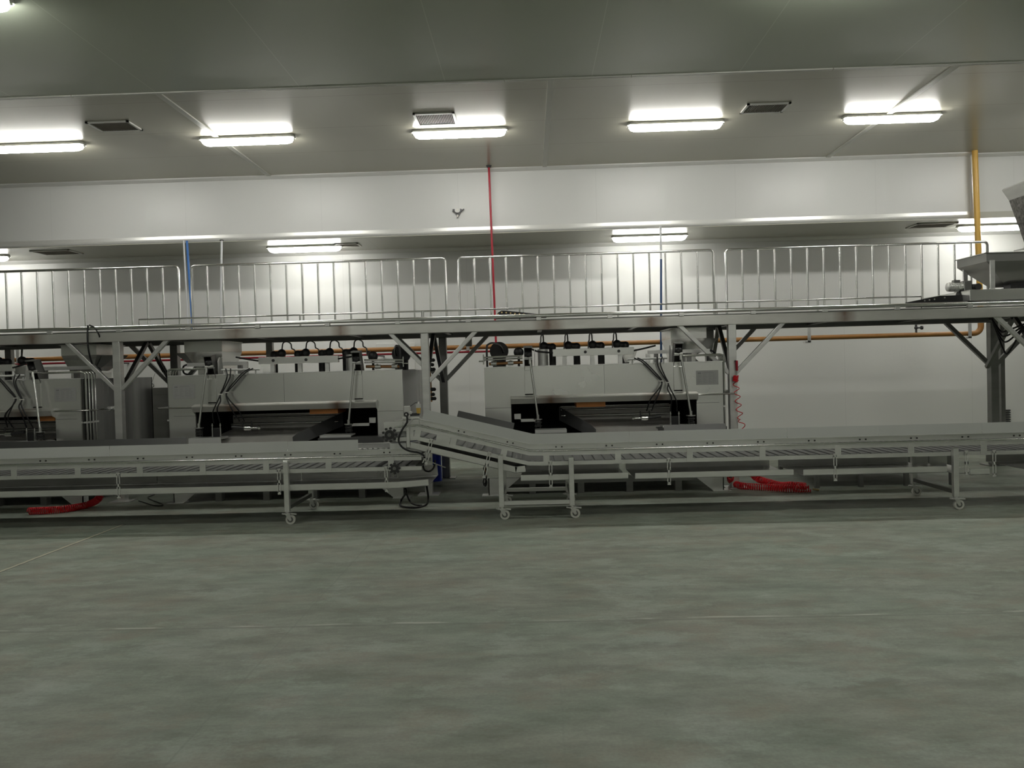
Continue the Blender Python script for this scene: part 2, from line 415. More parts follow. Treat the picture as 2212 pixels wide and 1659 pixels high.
# ------------------------------------------------------------------ emergency light on the bulkhead
p = at(988, 454, YBULK - .05)
t = thing('emergency_light', (p.x, YBULK, p.z), 'small round white wall device with two black ears on the bulkhead', 'emergency light')
MB().cyl((p.x, YBULK, p.z), (p.x, YBULK - .06, p.z), .048, .042, 20).build('housing', M['white_board'], t)
MB().cyl((p.x, YBULK - .06, p.z), (p.x, YBULK - .068, p.z), .022, .02, 16).build('lens', M['nylon'], t)
MB().prism([(p.x - .04, p.z + .02), (p.x - .075, p.z + .022), (p.x - .08, p.z - .015), (p.x - .05, p.z - .02)], 'y', YBULK - .045, YBULK - .02).build('ear', M['black'], t)
MB().prism([(p.x + .04, p.z + .025), (p.x + .08, p.z + .012), (p.x + .105, p.z + .025), (p.x + .108, p.z + .012), (p.x + .08, p.z - .004), (p.x + .05, p.z - .03)], 'y', YBULK - .045, YBULK - .02).build('ear', M['black'], t)
MB().prism([(p.x - .055, p.z - .02), (p.x + .05, p.z - .02), (p.x + .03, p.z - .08), (p.x - .02, p.z - .08)], 'y', YBULK - .035, YBULK - .001).build('bracket', M['black'], t)
MB().cyl((p.x, YBULK - .05, p.z - .075), (p.x, YBULK - .05, p.z - .105), .016, .02, 14).build('spot_lamp', M['chrome'], t)

# ------------------------------------------------------------------ service pipes
YP = 12.42
a, b = at(1056, 361, YP), at(1073, 790, YP)
t = thing('vertical_pipe', (a.x, YP, ZC), 'thin red pipe dropping from the ceiling behind the railing', 'pipe')
MB().path([(a.x, YP, ZC + .01), (b.x, YP, 1.87)], .017, 10).build('pipe', M['red_pipe'], t)
MB().cyl((a.x, YP, ZC + .012), (a.x, YP, ZC - .02), .045, .03, 16).build('ceiling_collar', M['iron'], t)
t = thing('water_pipe', (-8, YP, 1.84), 'thin dark red pipe running below the ochre gas pipe', 'pipe')
MB().cyl((-12.9, YP, 1.845), (b.x, YP, 1.845), .016).build('pipe', M['red_pipe'], t)
for x in (-7.2, -2.6): MB().box(x - .015, x + .015, YP, YWALL, 1.835, 1.855).build('pipe_bracket', M['iron'], t)
# yellow gas pipe
g0 = at(2109, 322, YP + .06)
YG = YP + .06
t = thing('gas_pipe', (7.03, YG, 1.93), 'yellow gas pipe: vertical drop at right and long ochre run behind the ovens', 'gas pipe')
MB().path([(7.0, YG, ZC + .01), (7.05, YG, 2.12)], .042, 14).build('vertical_run', M['yellow'], t)
arc = [(7.05 - .11 + .11 * math.cos(q), YG, 2.03 - .11 * math.sin(q)) for q in [PI / 2 * i / 6 for i in range(7)]]
MB().path([(7.05, YG, 2.12)] + arc + [(6.85, YG, 1.92)], .044, 14).build('elbow', M['ochre'], t)
MB().path([(6.85, YG, 1.92), (-12.9, YG, 1.92)], .038, 14).build('horizontal_run', M['ochre'], t)
q = at(1071, 770, YG)
MB().cyl((q.x, YG, 1.9), (q.x, YG, 1.52), .036).build('branch', M['ochre'], t)
MB().path([(q.x, YG, 1.53), (q.x, YG - .5, 1.52), (q.x, 11.6, 1.52)], .03, 10).build('branch_outlet', M['ochre'], t)
v = at(1979, 712, YG)
mb = MB().cyl((v.x, YG, 1.95), (v.x, YG, 2.10), .016).sphere((v.x, YG, 2.03), .028)
mb.cyl((v.x, YG, 2.03), (v.x + .09, YG, 2.03), .012).cyl((v.x + .075, YG, 2.03), (v.x + .1, YG, 2.03), .03)
mb.cyl((v.x, YG, 2.08), (v.x, YG, 2.14), .02, .06); mb.build('valve', M['iron'], t)
for px in (2091, 1745, 1010, 40):
    x = at(px, 700, YG).x
    mb = MB().box(x - .025, x + .025, YG - .055, YG - .045, 1.85, 2.14).box(x - .06, x + .025, YG - .055, YG + .06, 1.84, 1.87)
    mb.build('hanger', M['steel'], t)
t = thing('blue_and_white_pipes', (-5.4, YP, ZR), 'twin blue and white pipes between the two left railing panels', 'pipe')
a0, a1 = at(404, 527, YP), at(417, 720, YP)
MB().path([(a0.x, YP, ZR), (a1.x, YP, 2.2)], .018, 10).build('blue_pipe', M['blue'], t)['label'] = 'blue pipe'
a0, a1 = at(399, 527, YP), at(409, 720, YP)
MB().path([(a0.x, YP - .03, ZR), (a1.x, YP - .03, 2.2)], .014, 10).build('white_pipe', M['white_pipe'], t)['label'] = 'white pipe'
t = thing('white_pipe', (-4.86, YP, ZR), 'thin white pipe behind the second railing panel from the left', 'pipe')
a0, a1 = at(479, 525, YP), at(476, 720, YP)
MB().path([(a0.x, YP, ZR), (a1.x, YP, 2.2)], .016, 10).build('pipe', M['white_pipe'], t)
MB().cyl((a0.x, YP, ZR), (a0.x, YP, ZR - .015), .03).build('ceiling_collar', M['iron'], t)
t = thing('blue_pipe', (2.1, YP, ZR), 'thin pipe, white above and blue below, behind third railing panel', 'pipe')
a0, a1, a2 = at(1427, 495, YP), at(1428, 560, YP), at(1426, 700, YP)
MB().path([(a0.x, YP, ZR), (a1.x, YP, a1.z)], .016, 10).build('upper_pipe', M['white_pipe'], t)
MB().path([(a1.x, YP, a1.z), (a2.x, YP, 1.55)], .017, 10).build('lower_pipe', M['navy'], t)

# ------------------------------------------------------------------ mezzanine platform
YF, YR = 9.89, 11.37
PX = [-9.12, -5.235, -1.32, 2.515, 6.42]
t = P = thing('mezzanine_platform', (0, YF, 0), 'long stainless steel platform on posts spanning over the three ovens', 'platform')
X0, X1 = -10.5, 8.2
box('front_beam', M['beam'], P, X0, X1, YF - .05, YF + .05, 2.035, 2.155, bevel=.006)
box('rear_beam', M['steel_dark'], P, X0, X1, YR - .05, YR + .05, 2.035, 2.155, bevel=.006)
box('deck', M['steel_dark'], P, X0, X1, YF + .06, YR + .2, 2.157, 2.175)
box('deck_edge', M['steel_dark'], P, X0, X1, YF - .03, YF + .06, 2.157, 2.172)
x = X0 + .4; k = 0
while x < X1:
    box('cross_member', M['steel_dark'], P, x - .03, x + .03, YF + .05, YR - .05, 2.07, 2.155); x += 1.28
MB().path([(X0, YF - .045, 2.212), (X1, YF - .045, 2.212)], .024, 14).build('track_rail', M['polished'], P)
MB().path([(X0, YR + .05, 2.212), (X1, YR + .05, 2.212)], .024, 14).build('track_rail', M['polished'], P)
for i in range(-9, 9):
    xx = .12 + i * .885
    if X0 < xx < X1: box('rail_block', M['steel'], P, xx - .03, xx + .03, YF - .065, YF - .02, 2.155, 2.195, bevel=.003)
for X in PX:
    box('post', M['steel'], P, X - .048, X + .048, YF - .05, YF + .046, .012, 2.035, bevel=.006)
    box('foot_plate', M['steel'], P, X - .13, X + .13, YF - .12, YF + .12, 0, .012)
    Xr = X + (.16 if X > 6 else .06)
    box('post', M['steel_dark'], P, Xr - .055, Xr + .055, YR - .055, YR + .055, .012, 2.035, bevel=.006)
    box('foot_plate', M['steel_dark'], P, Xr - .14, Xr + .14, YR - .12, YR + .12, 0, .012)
    for Y, m, w in ((YF, M['steel'], .05), (YR, M['steel_dark'], .055)):
        XX = X if Y == YF else Xr
        for s in (-1, 1):
            L = .63; z0 = 1.43
            if Y == YF and s == -1 and abs(X + 1.32) < .1: L = .42; z0 = 1.64
            MB().bar((XX + s * .04, Y, z0), (XX + s * (L + .02), Y, 2.05), w, w).build('brace', m, P, .004)
    for (ya, yb) in ((YF + .03, YF + .72), (YR - .03, YR - .72)):
        MB().bar((X + (.0 if ya < 10.5 else .06), ya, 1.4), (X + .02, yb, 2.05), .05, .05, (1, 0, 0)).build('brace', M['steel_dark'], P, .004)
box('post', M['steel_dark'], P, 6.80, 6.86, 11.55, 11.61, 0, 2.157)
for px in (583, 20, 1013):
    xx = at(px, 750, YR).x; box('hanger', M['steel_dark'], P, xx - .045, xx + .045, YR - .04, YR + .04, 1.76 if px < 1000 else 1.9, 2.04)
# small guide rail standing on the deck
gy = 10.1
pts = [at(px, py, gy) for px, py in ((300, 692), (1990, 640))]
xa, xb = pts[0].x, pts[1].x
MB().path([(xa, gy, 2.18), (xa, gy, 2.325), (xb, gy, 2.335), (xb, gy, 2.18)], .0105, 8).build('guide_rail', M['chrome'], P)
for px in (477, 648, 913, 1123, 1335, 1548, 1767):
    xx = at(px, 680, gy).x; MB().cyl((xx, gy, 2.17), (xx, gy, 2.33), .013 if px != 913 else .022, n=8).build('rail_stub', M['chrome'], P)

# guard rails: one panel per bay
def guard(x0, x1, label, n=17):
    t = thing('guardrail_panel', (x0, 11.5, 2.175), label, 'railing', 'guardrail panels along the rear of the platform')
    y, zt, zb, r = 11.5, 3.2, 2.34, .0175
    R = .045
    pts = [(x0, y, 2.175), (x0, y, zt - R), (x0 + R * .3, y, zt - R * .3), (x0 + R, y, zt), (x1 - R, y, zt), (x1 - R * .3, y, zt - R * .3), (x1, y, zt - R), (x1, y, 2.175)]
    MB().path(pts, r + .001, 10).build('frame_tube', M['chrome'], t)
    MB().path([(x0, y, zb), (x1, y, zb)], .009, 8).build('bottom_rail', M['chrome'], t)
    first = None
    for i in range(1, n - 1):
        xx = x0 + (x1 - x0) * i / (n - 1)
        if first is None:
            first = MB().cyl((xx, y, zb), (xx, y, zt), .0145, n=10, cap=False).build('baluster', M['chrome'], t); fx = xx
        else:
            c = first.copy(); C.objects.link(c); c.parent = t; c.location = (xx - fx, 0, 0)
    return t
guard(-8.90, -5.145, 'guardrail panel at the left, running out of the picture')
guard(-4.952, -1.203, 'guardrail panel between the blue pipe and the centre gap')
guard(-1.012, 2.688, 'guardrail panel crossed by the red pipe')
guard(2.868, 6.604, 'guardrail panel at the right, ending behind the feed hopper')

# black cable chains lying on the rail
def chain(pts, y, label, boltm, w=.05):
    p0 = pts[0]
    t = thing('cable_chain', (p0[0], y, p0[1]), label, 'cable chain')
    n = len(pts); up = [(x, z + h) for x, z, h in pts]; dn = [(x, z) for x, z, h in pts][::-1]
    MB().prism(up + dn, 'y', y, y + w).build('links', M['black'], t)
    for i in range(len(boltm[1])):
        bx, bz = boltm[1][i]; MB().cyl((bx, y - .008, bz), (bx, y + .004, bz), .011, n=10).build('bolt', boltm[0], t)
cy = 9.965
cpt = lambda px, py: at(px, py, cy)
a = [cpt(1071, 683), cpt(1075, 675), cpt(1083, 670), cpt(1090, 670), cpt(1150, 676), cpt(1180, 679)]
base = 2.195
chain([(q.x, base - .005, max(q.z - base, .012)) for q in a], cy, 'black cable chain with brass studs lying beside the red pipe', (M['brass'], [(cpt(px, py).x, cpt(px, py).z) for px, py in ((1076, 679.5), (1084, 675), (1093.5, 675.5), (1103, 676.5), (1112.5, 677.5), (1122, 678.3), (1131.5, 679.3), (1141, 680))]))
a = [cpt(1960, 652), cpt(2000, 644), cpt(2030, 638), cpt(2068, 637), cpt(2090, 635)]
chain([(q.x, base - .005, max(q.z - base, .01)) for q in a], cy, 'black cable chain with silver studs running up to the hopper motor', (M['chrome'], [(cpt(px, py).x, cpt(px, py).z) for px, py in ((1997, 649.5), (2007, 648), (2018, 646.5), (2040, 643))]))

# ------------------------------------------------------------------ feed hopper cart on the rails
HY0, HY1 = 9.80, 10.95
hx0 = at(2095, 640, HY0).x; hx1 = 7.25
t = thing('feed_hopper', ((hx0 + hx1) / 2, 10.4, 2.236), 'wide stainless feed hopper on a rail cart at right end of platform', 'hopper')
MB().box(hx0, hx1, HY0, HY1, 2.245, 2.375).build('cart_base', M['steel_sheet'], t, .004)
HYf = 9.95; zt = 2.835; zl = 2.735
xl, xf, xr2 = at(2060, 553, 11.0).x, at(2131, 546, HYf).x, 7.3
rim = [(xf, HYf, zt), (xr2, HYf, zt), (xr2, 10.62, zt), (xf, 10.62, zt)]
off = lambda R, d: [(R[0][0] - d, R[0][1] - d), (R[1][0] + d, R[1][1] - d), (R[2][0] + d, R[2][1] + d), (R[3][0] - d, R[3][1] + d)]
low = [(xf, HYf, zl), (xr2, HYf, zl), (xr2, 10.62, zl), (xf, 10.62, zl)]
hull = MB()
bot = [(xf + .32, 10.12, 2.45), (xr2 - .42, 10.12, 2.45), (xr2 - .42, 10.45, 2.45), (xf + .32, 10.45, 2.45)]
n = 4
vs = rim + low + bot
# inner faces included so the bowl reads as sheet metal
inn = [(xf + .004, HYf + .004, zt), (xr2 - .004, HYf + .004, zt), (xr2 - .004, 10.616, zt), (xf + .004, 10.616, zt)]
fs = [(i, (i + 1) % 4, 4 + (i + 1) % 4, 4 + i) for i in range(4)] + [(4 + i, 4 + (i + 1) % 4, 8 + (i + 1) % 4, 8 + i) for i in range(4)]
hull._add(vs, fs); hb = hull.build('bowl', M['bowl'], t, fix=False)
so = hb.modifiers.new('sheet', 'SOLIDIFY'); so.thickness = .004
rm = MB(); d = .025
for a_, b_ in (((xf - d, HYf - d), (xr2 + d, HYf)), ((xf - d, 10.62), (xr2 + d, 10.62 + d)), ((xf - d, HYf - d), (xf, 10.62 + d)), ((xr2, HYf - d), (xr2 + d, 10.62 + d))):
    rm.box(a_[0], b_[0], a_[1], b_[1], zt, zt + .008)
rm.build('rim', M['steel'], t)
for lx, ly in ((xf + .06, HYf + .02), (xf + .06, 10.58), (xr2 - .06, HYf + .02), (xr2 - .06, 10.58)):
    zz = 2.80 if ly < 10.3 else 2.74
    MB().box(lx - .028, lx + .028, ly - .045, ly - .02, 2.375, zl + .01).build('support_leg', M['steel'], t, .003)
MB().box(xf + .25, xr2 - .35, 10.05, 10.5, 2.376, 2.40).build('discharge_frame', M['iron'], t)
MB().box(xf + .35, xf + .75, 10.05, 10.2, 2.40, 2.46).box(xf + .9, xf + 1.3, 10.05, 10.2, 2.40, 2.44).build('gate_cylinder', M['black'], t)
my = 10.05
mx = at(2060, 620, my)
t2 = t
mb = MB().cyl((mx.x - .07, my, mx.z), (mx.x + .10, my, mx.z + .005), .056, n=20)
for i in range(7): mb.cyl((mx.x - .05 + i * .02, my, mx.z), (mx.x - .043 + i * .02, my, mx.z), .061, n=20)
mb.sphere((mx.x - .07, my, mx.z), .056, sc=(.4, 1, 1)); mb.build('motor_body', M['steel'], t2)
MB().box(mx.x + .10, mx.x + .2, my - .055, my + .055, mx.z - .06, mx.z + .07).build('gearbox', M['steel_dark'], t2, .01)
MB().cyl((mx.x + .2, my - .03, mx.z + .0), (mx.x + .3, my - .03, mx.z - .005), .03).cyl((mx.x + .27, my - .07, mx.z - .01), (mx.x + .27, my + .05, mx.z - .01), .042).build('drive_sprocket', M['iron'], t2)
MB().box(mx.x - .01, mx.x + .07, my - .03, my + .03, mx.z + .05, mx.z + .085).build('terminal_box', M['steel_dark'], t2, .004)
MB().prism([(mx.x + .07, mx.z - .04), (mx.x + .2, mx.z - .05), (mx.x + .25, 2.25), (mx.x + .0, 2.20)], 'y', my - .05, my + .05).build('mount', M['iron'], t2)
# inclined elevator head at the top right corner
t = thing('incline_conveyor', (6.25, 10.6, 3.3), 'tilted perforated metal conveyor head leaning in from top right corner', 'conveyor')
e = lambda px, py, y=10.0: at(px, py, y) + Vector((.27, 0, 0))
A, B = e(2186, 420), e(2212, 492)
d = (B - A).normalized(); nrm = Vector((-d.z, 0, d.x))
Q = A - d * .02
mb = MB(); mb.prism([(Q.x, Q.z), (Q.x + d.x * .8, Q.z + d.z * .8), (Q.x + d.x * .8 - nrm.x * -.3, Q.z + d.z * .8 + nrm.z * .3), (Q.x + .30, Q.z + .13)], 'y', 10.0, 10.5)
mb.build('trough', M['worn'], t)
mb = MB(); 
for i in range(5):
    o_ = .03 + i * .055
    mb.bar((Q.x + o_ * .95, 9.99, Q.z + o_ * .42), (Q.x + o_ * .95 + d.x * .78, 9.99, Q.z + o_ * .42 + d.z * .78), .018, .012, (0, 1, 0))
mb.build('side_ribs', M['iron'], t)
for xx_ in (6.35, 6.75): MB().bar((xx_, 9.97, zt + .008), (xx_, 9.99, zt + .42), .04, .03).build('support_bar', M['steel_dark'], t)
u1, u2, u3, u4 = e(2176, 396), e(2180, 425), e(2190, 412), e(2214, 402)
MB().prism([(u1.x - .03, u1.z + .02), (u1.x - .01, u1.z + .04), (u3.x, u3.z - .01), (u4.x + .2, u4.z + .06), (u4.x + .2, u4.z + .03), (u3.x, u3.z - .05)], 'y', 9.97, 10.52).build('head_rim', M['steel'], t)
MB().prism([(u1.x - .035, u1.z - .03), (u1.x + .0, u1.z + .01), (u3.x - .01, u3.z - .06), (u3.x - .01, u2.z + .0), (u1.x - .03, u2.z + .0)], 'y', 9.99, 10.02).build('end_plate', M['steel'], t)
u = e(2192, 394); MB().bar((u.x - .02, 10.1, u.z + .02), (u.x + .07, 10.1, u.z - .08), .05, .25).build('flap', M['white_board'], t)
u = e(2206, 530); MB().bar((u.x - .12, 10.2, u.z - .015), (u.x + .4, 10.2, u.z + .06), .012, .4).build('discharge_lip', M['steel'], t)

# ------------------------------------------------------------------ ovens
def coil(mb, pts, R, r, turns, n=6, k=12):
    P = catmull([Vector(p) for p in pts], 12); L = [0]
    for i in range(1, len(P)): L.append(L[-1] + (P[i] - P[i - 1]).length)
    T = L[-1]; out = []; N = turns * k; j = 0
    for i in range(N + 1):
        s = T * i / N
        while j < len(L) - 2 and L[j + 1] < s: j += 1
        f = (s - L[j]) / max(L[j + 1] - L[j], 1e-6); p = P[j].lerp(P[j + 1], f)
        d = (P[j + 1] - P[j]).normalized(); a = d.cross(Vector((0, 0, 1)))
        if a.length < .2: a = d.cross(Vector((0, 1, 0)))
        a.normalize(); b = a.cross(d); th = 2 * PI * i / k
        out.append(p + (a * math.cos(th) + b * math.sin(th)) * R)
    mb.path(out, r, n)

def oven(cx, s, label, hopper, orange_span):
    Y0 = 9.65
    t = thing('gas_oven', (cx, Y0, 0), label, 'oven')
    def X(u): return cx + s * u
    def bx(mb, u0, u1, y0, y1, z0, z1): return mb.box(X(u0), X(u1), Y0 + y0, Y0 + y1, z0, z1)
    def p3(u, y, z): return Vector((X(u), Y0 + y, z))
    ZT, OB, OT = 1.58, .70, 1.15
    uL, uR = -1.455, 1.455
    oL, oR = -1.135, 1.13
    D = 1.86
    b = MB()                                   # outer shell: front panels around the mouth, sides, back, top
    bx(b, uL, oL, 0, .03, .22, ZT); bx(b, oR, uR, 0, .03, .22, ZT)
    bx(b, oL, oR, 0, .03, OT, ZT); bx(b, oL, oR, 0, .03, .22, OB)
    bx(b, uL, uR, D - .02, D, .22, ZT); bx(b, uL + .02, uR - .02, .03, D - .02, ZT - .02, ZT - .001)
    bx(b, uL + .02, uR - .02, .03, D - .02, .22, .24)
    b.build('body', M['steel_sheet'], t)
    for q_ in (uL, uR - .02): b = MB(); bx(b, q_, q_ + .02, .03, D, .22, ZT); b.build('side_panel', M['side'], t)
    b = MB(); bx(b, uL - .004, uR + .004, -.006, .012, ZT - .004, ZT + .008); b.build('top_edge', M['steel'], t)
    for q_ in ((uL, oL, -.0015, .002, 1.078, 1.082), (oR, uR - .05, -.0015, .002, 1.078, 1.082), (.012, .015, -.0015, .002, OT + .07, ZT - .01)):
        b = MB(); bx(b, *q_); b.build('seam', M['steel_dark'], t)
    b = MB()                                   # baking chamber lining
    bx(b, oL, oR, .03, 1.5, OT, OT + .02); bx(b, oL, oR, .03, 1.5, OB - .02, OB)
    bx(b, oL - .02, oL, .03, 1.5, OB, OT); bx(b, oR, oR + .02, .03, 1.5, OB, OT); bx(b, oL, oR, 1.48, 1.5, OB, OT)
    b.build('baking_chamber', M['deep_black'], t)
    h = MB()                                   # hood lip above the mouth
    prof = [(Y0 + .0, 1.222), (Y0 - .095, 1.205), (Y0 - .105, 1.198), (Y0 - .105, 1.192), (Y0 - .075, 1.128), (Y0 - .066, 1.128), (Y0 - .09, 1.19), (Y0, 1.20)]
    h.prism(prof, 'x', X(oL), X(oR)); h.build('hood', M['beam'], t)
    for u in (oL, oR):
        e_ = MB().prism([(Y0, 1.222), (Y0 - .105, 1.2), (Y0 - .07, 1.128), (Y0, 1.10)], 'x', X(u) - .004, X(u) + .004); e_.build('hood_end', M['steel'], t)
    b = MB(); bx(b, orange_span[0], orange_span[1], .0, .45, OT - .085, OT - .004)  # plain orange box at the top of the mouth
    b.build('orange_strip', M['orange_tone'], t)['label'] = 'orange strip'
    # loading chute inside the mouth
    ch = MB()
    ch._add([p3(-.52, .75, 1.04), p3(.95, .75, 1.04), p3(.95, .75, .86), p3(-.52, .75, .86)], [(0, 1, 2, 3)])
    ch._add([p3(-.52, .75, .86), p3(.95, .75, .86), p3(.95, .1, .80), p3(-.12, .1, .80)], [(0, 1, 2, 3)])
    ch._add([p3(-.12, .1, .80), p3(.95, .1, .80), p3(.95, -.12, .70), p3(-.12, -.12, .70)], [(0, 1, 2, 3)])
    c_ = ch.build('chute_floor', M['chute'], t, fix=False); so = c_.modifiers.new('sheet', 'SOLIDIFY'); so.thickness = .004
    sd = MB(); sd._add([p3(-.52, .75, 1.04), p3(-.52, .75, .86), p3(-.12, -.14, .68), p3(-.12, -.16, .80), p3(-.16, -.06, .845)], [(0, 1, 2, 3, 4)])
    c_ = sd.build('chute_side', M['chute_side'], t, fix=False); so = c_.modifiers.new('sheet', 'SOLIDIFY'); so.thickness = .006
    mb = MB()
    for zz, yy in ((1.045, .74), (1.0, .70), (.93, .60)): mb.cyl(p3(-.5, yy, zz), p3(.92, yy, zz), .012, n=8)
    mb.build('chute_rods', M['polished'], t)
    # nameplate
    npl = MB(); bx(npl, 1.10 + .03, 1.40, -.004, 0, 1.30, 1.475)
    n_ = npl.build('nameplate', M['plate_paper'], t)
    tx = MB().use(0)
    x0_, x1_ = min(X(1.13), X(1.40)), max(X(1.13), X(1.40)); yy = Y0 - .0052
    def tl(a, b_, z, hh=.004): tx.box(x0_ + a, x0_ + b_, yy, yy + .001, z, z + hh)
    # emblem: three block characters too worn to read
    for k_, w_ in ((.022, .008), (.034, .010), (.048, .010)): tl(k_, k_ + w_, 1.436, .014)
    tx.use(1); tl(.09, .20, 1.452); tl(.075, .215, 1.442)
    for i in range(9):
        z = 1.424 - i * .0125
        rr = random.Random(i * 7 + 3)
        for a0_ in (.02, .085, .15, .20):
            L_ = .02 + .035 * rr.random(); tl(a0_, min(a0_ + L_, .255), z, .003)
    tx.build('print', [M['ink'], M['ink2']], n_)
    # swing brackets with ball joints and push rods
    for u, lean, rx, side in ((-.91, 0, .10, -1), (.91, 0, .13, 1)):
        br = MB()
        prof = [(Y0 + .16, 1.50), (Y0 + .02, 1.565), (Y0 - .005, 1.52), (Y0 - .012, 1.52), (Y0 - .10, 1.77), (Y0 + .04, 1.80), (Y0 + .14, 1.60)]
        for e_ in (-.048, .044): br.prism([(Y0 - .004, 1.54), (Y0 - .12, 1.80), (Y0 + .02, 1.83), (Y0 + .15, 1.59), (Y0 + .15, 1.54)], 'x', X(u) + e_, X(u) + e_ + .004)
        br.prism([(Y0 + .13, 1.575), (Y0 + .005, 1.82), (Y0 + .011, 1.823), (Y0 + .136, 1.578)], 'x', X(u) - .048, X(u) + .048)
        br.prism([(Y0 - .13, 1.805), (Y0 + .02, 1.83), (Y0 + .02, 1.835), (Y0 - .13, 1.82)], 'x', X(u) - .055, X(u) + .055)
        B_ = br.build('swing_bracket', M['steel_dark'], t)
        MB().prism([(Y0 + .02, 1.588), (Y0 + .005, 1.74), (Y0 + .06, 1.80), (Y0 + .12, 1.79), (Y0 + .15, 1.72), (Y0 + .17, 1.588)], 'x', X(u - side * .075), X(u - side * .075) + .006).build('cam_plate', M['white_board'], t)
        jb = MB().cyl((X(u) - .04, Y0 - .045, 1.735), (X(u) + .04, Y0 - .045, 1.735), .04, n=16).sphere((X(u), Y0 - .06, 1.72), .038).build('ball_joint', M['black'], B_)
        MB().cyl((X(u) - .05, Y0 - .07, 1.685), (X(u) + .05, Y0 - .07, 1.69), .014, n=8).box(X(u) - .055, X(u) + .055, Y0 - .09, Y0 - .03, 1.665, 1.672).build('clamp', M['steel'], B_)
        bot_ = p3(u + rx * (1 if side < 0 else .9), -.15, .835)
        pr = MB().cyl((X(u) + s * .02, Y0 - .105, 1.68), bot_ + Vector((0, 0, .12)), .0135, n=10).cyl((X(u) + s * .02, Y0 - .105, 1.66), (X(u) + s * .022, Y0 - .108, 1.61), .018, n=10)
        PR = pr.build('push_rod', M['chrome'], t)
        fl = bot_ + Vector((0, 0, .10))
        MB().cyl(fl, fl + Vector((0, 0, .012)), .055, n=18).cyl(fl + Vector((0, 0, .012)), fl + Vector((0, 0, .06)), .018).build('flange', M['chrome'], PR)
        kn = MB()
        for k_ in range(4): kn.cyl(fl - Vector((0, 0, .016 + k_ * .022)), fl - Vector((0, 0, .003 + k_ * .022)), .045 if k_ % 2 else .034, n=14)
        for q_ in range(4): kn.cyl(fl + Vector((.036 * math.cos(q_ * 1.57 + .7), .036 * math.sin(q_ * 1.57 + .7), -.10)), fl + Vector((.036 * math.cos(q_ * 1.57 + .7), .036 * math.sin(q_ * 1.57 + .7), .0)), .006, n=6)
        kn.build('knuckle', M['iron'], PR)
        # front strip of cladding below the bracket
        st = MB(); bx(st, u - .052, u + .052, -.012, 0, 1.245, 1.535); st.build('cover_strip', M['steel_sheet'], t, .003)
        st = MB(); bx(st, u - .05, u + .05, -.014, -.002, 1.232, 1.244); st.build('slot', M['deep_black'], t)
    # white slide plates under the rods
    w1 = MB(); bx(w1, -.85, -.47, -.22, .02, .80, .815); bx(w1, -.85, -.47, -.225, -.215, .775, .815)
    w1.build('slide_plate', M['white_board'], t, .002)
    w1 = MB()
    if s < 0: bx(w1, .74, 1.14, -.20, .03, .795, .818); bx(w1, .74, 1.14, -.205, -.195, .745, .818)
    else: bx(w1, .68, 1.10, -.19, .03, .806, .826)
    w1.build('slide_plate', M['white_board'], t, .002)
    w1 = MB(); e0, e1 = (-1.25, -.46) if s < 0 else (.62, 1.44)
    bx(w1, e0, e1, -.26 if s < 0 else -.21, -.05, .792 if s > 0 else .775, .804 if s > 0 else .787); bx(w1, e0, e1, -.265 if s < 0 else -.215, -.25 if s < 0 else -.20, .70, .80 if s > 0 else .785)
    w1.build('front_ledge', M['rear'], t)
    lb = MB(); bx(lb, -1.10, -1.02, .05, .07, .90, 1.0); bx(lb, -1.10, -.78, .05, .07, .90, .935); lb.build('angle_bracket', M['steel'], t)
    for u in (.80, .90):
        a_ = MB().cyl(p3(u, -.06, .82), p3(u, -.06, .93), .012, n=8).cyl(p3(u, -.06, .93), p3(u, -.06, .985), .008, n=8).cyl(p3(u, -.06, .955), p3(u, -.06, .965), .014, n=8)
        a_.build('guide_pin', M['chrome'], t)
    bx(MB(), 0, 0, 0, 0, 0, 0)
    cb = MB(); bx(cb, .81, .89, -.07, -.02, .82, .93); cb.build('pneumatic_block', M['black'], t, .006)
    pc_ = MB().cyl(p3(.46, .05, .91), p3(.54, .05, .91), .03, n=14).cyl(p3(.36, .05, .91), p3(.46, .05, .91), .010, n=8).sphere(p3(.36, .05, .91), .02)
    pc_.build('air_cylinder', M['polished'], t)
    pc_ = MB().cyl(p3(.54, .05, .91), p3(.70, .05, .93), .022, n=10)
    for u in (.45, .56): pc_.cyl(p3(u, .05, .92), p3(u, .05, 1.0), .008, n=6)
    pc_.build('air_fitting', M['iron'], t)
    # hanger bar and the black air hoses
    hb = MB().cyl(p3(.30, -.02, 1.635), p3(.78, -.02, 1.64), .013, n=8)
    for u in (.36, .48, .62, .74): hb.cyl(p3(u, .0, 1.57), p3(u, .0, 1.63), .01, n=6)
    HBo = hb.build('hose_bar', M['white_board'], t)
    for k_, pts in enumerate(([(.42, -.03, 1.65), (.50, -.06, 1.60), (.62, -.08, 1.47), (.70, -.09, 1.36), (.66, -.10, 1.27), (.56, -.10, 1.15), (.52, 0, 1.0)],
                              [(.38, -.03, 1.65), (.48, -.06, 1.59), (.60, -.08, 1.46), (.69, -.09, 1.36), (.68, -.12, 1.28), (.61, -.12, 1.12), (.58, 0, 1.0)],
                              [(.66, -.03, 1.655), (.66, -.06, 1.55), (.72, -.08, 1.42), (.77, -.09, 1.34), (.79, -.13, 1.27), (.86, -.13, 1.12), (.88, -.06, .99)],
                              [(.72, -.03, 1.655), (.69, -.07, 1.56), (.74, -.08, 1.42), (.775, -.09, 1.34), (.76, -.13, 1.26), (.80, -.14, 1.16), (.80, -.06, .99)])):
        MB().path([p3(*q) for q in pts], .0085, 6, 8).build('air_hose', M['rubber'], t)
    for u, z in ((.695, 1.362), (.772, 1.342)): MB().box(X(u) - .022, X(u) + .022, Y0 - .105, Y0 - .075, z - .006, z + .006).build('cable_tie', M['nylon'], t)
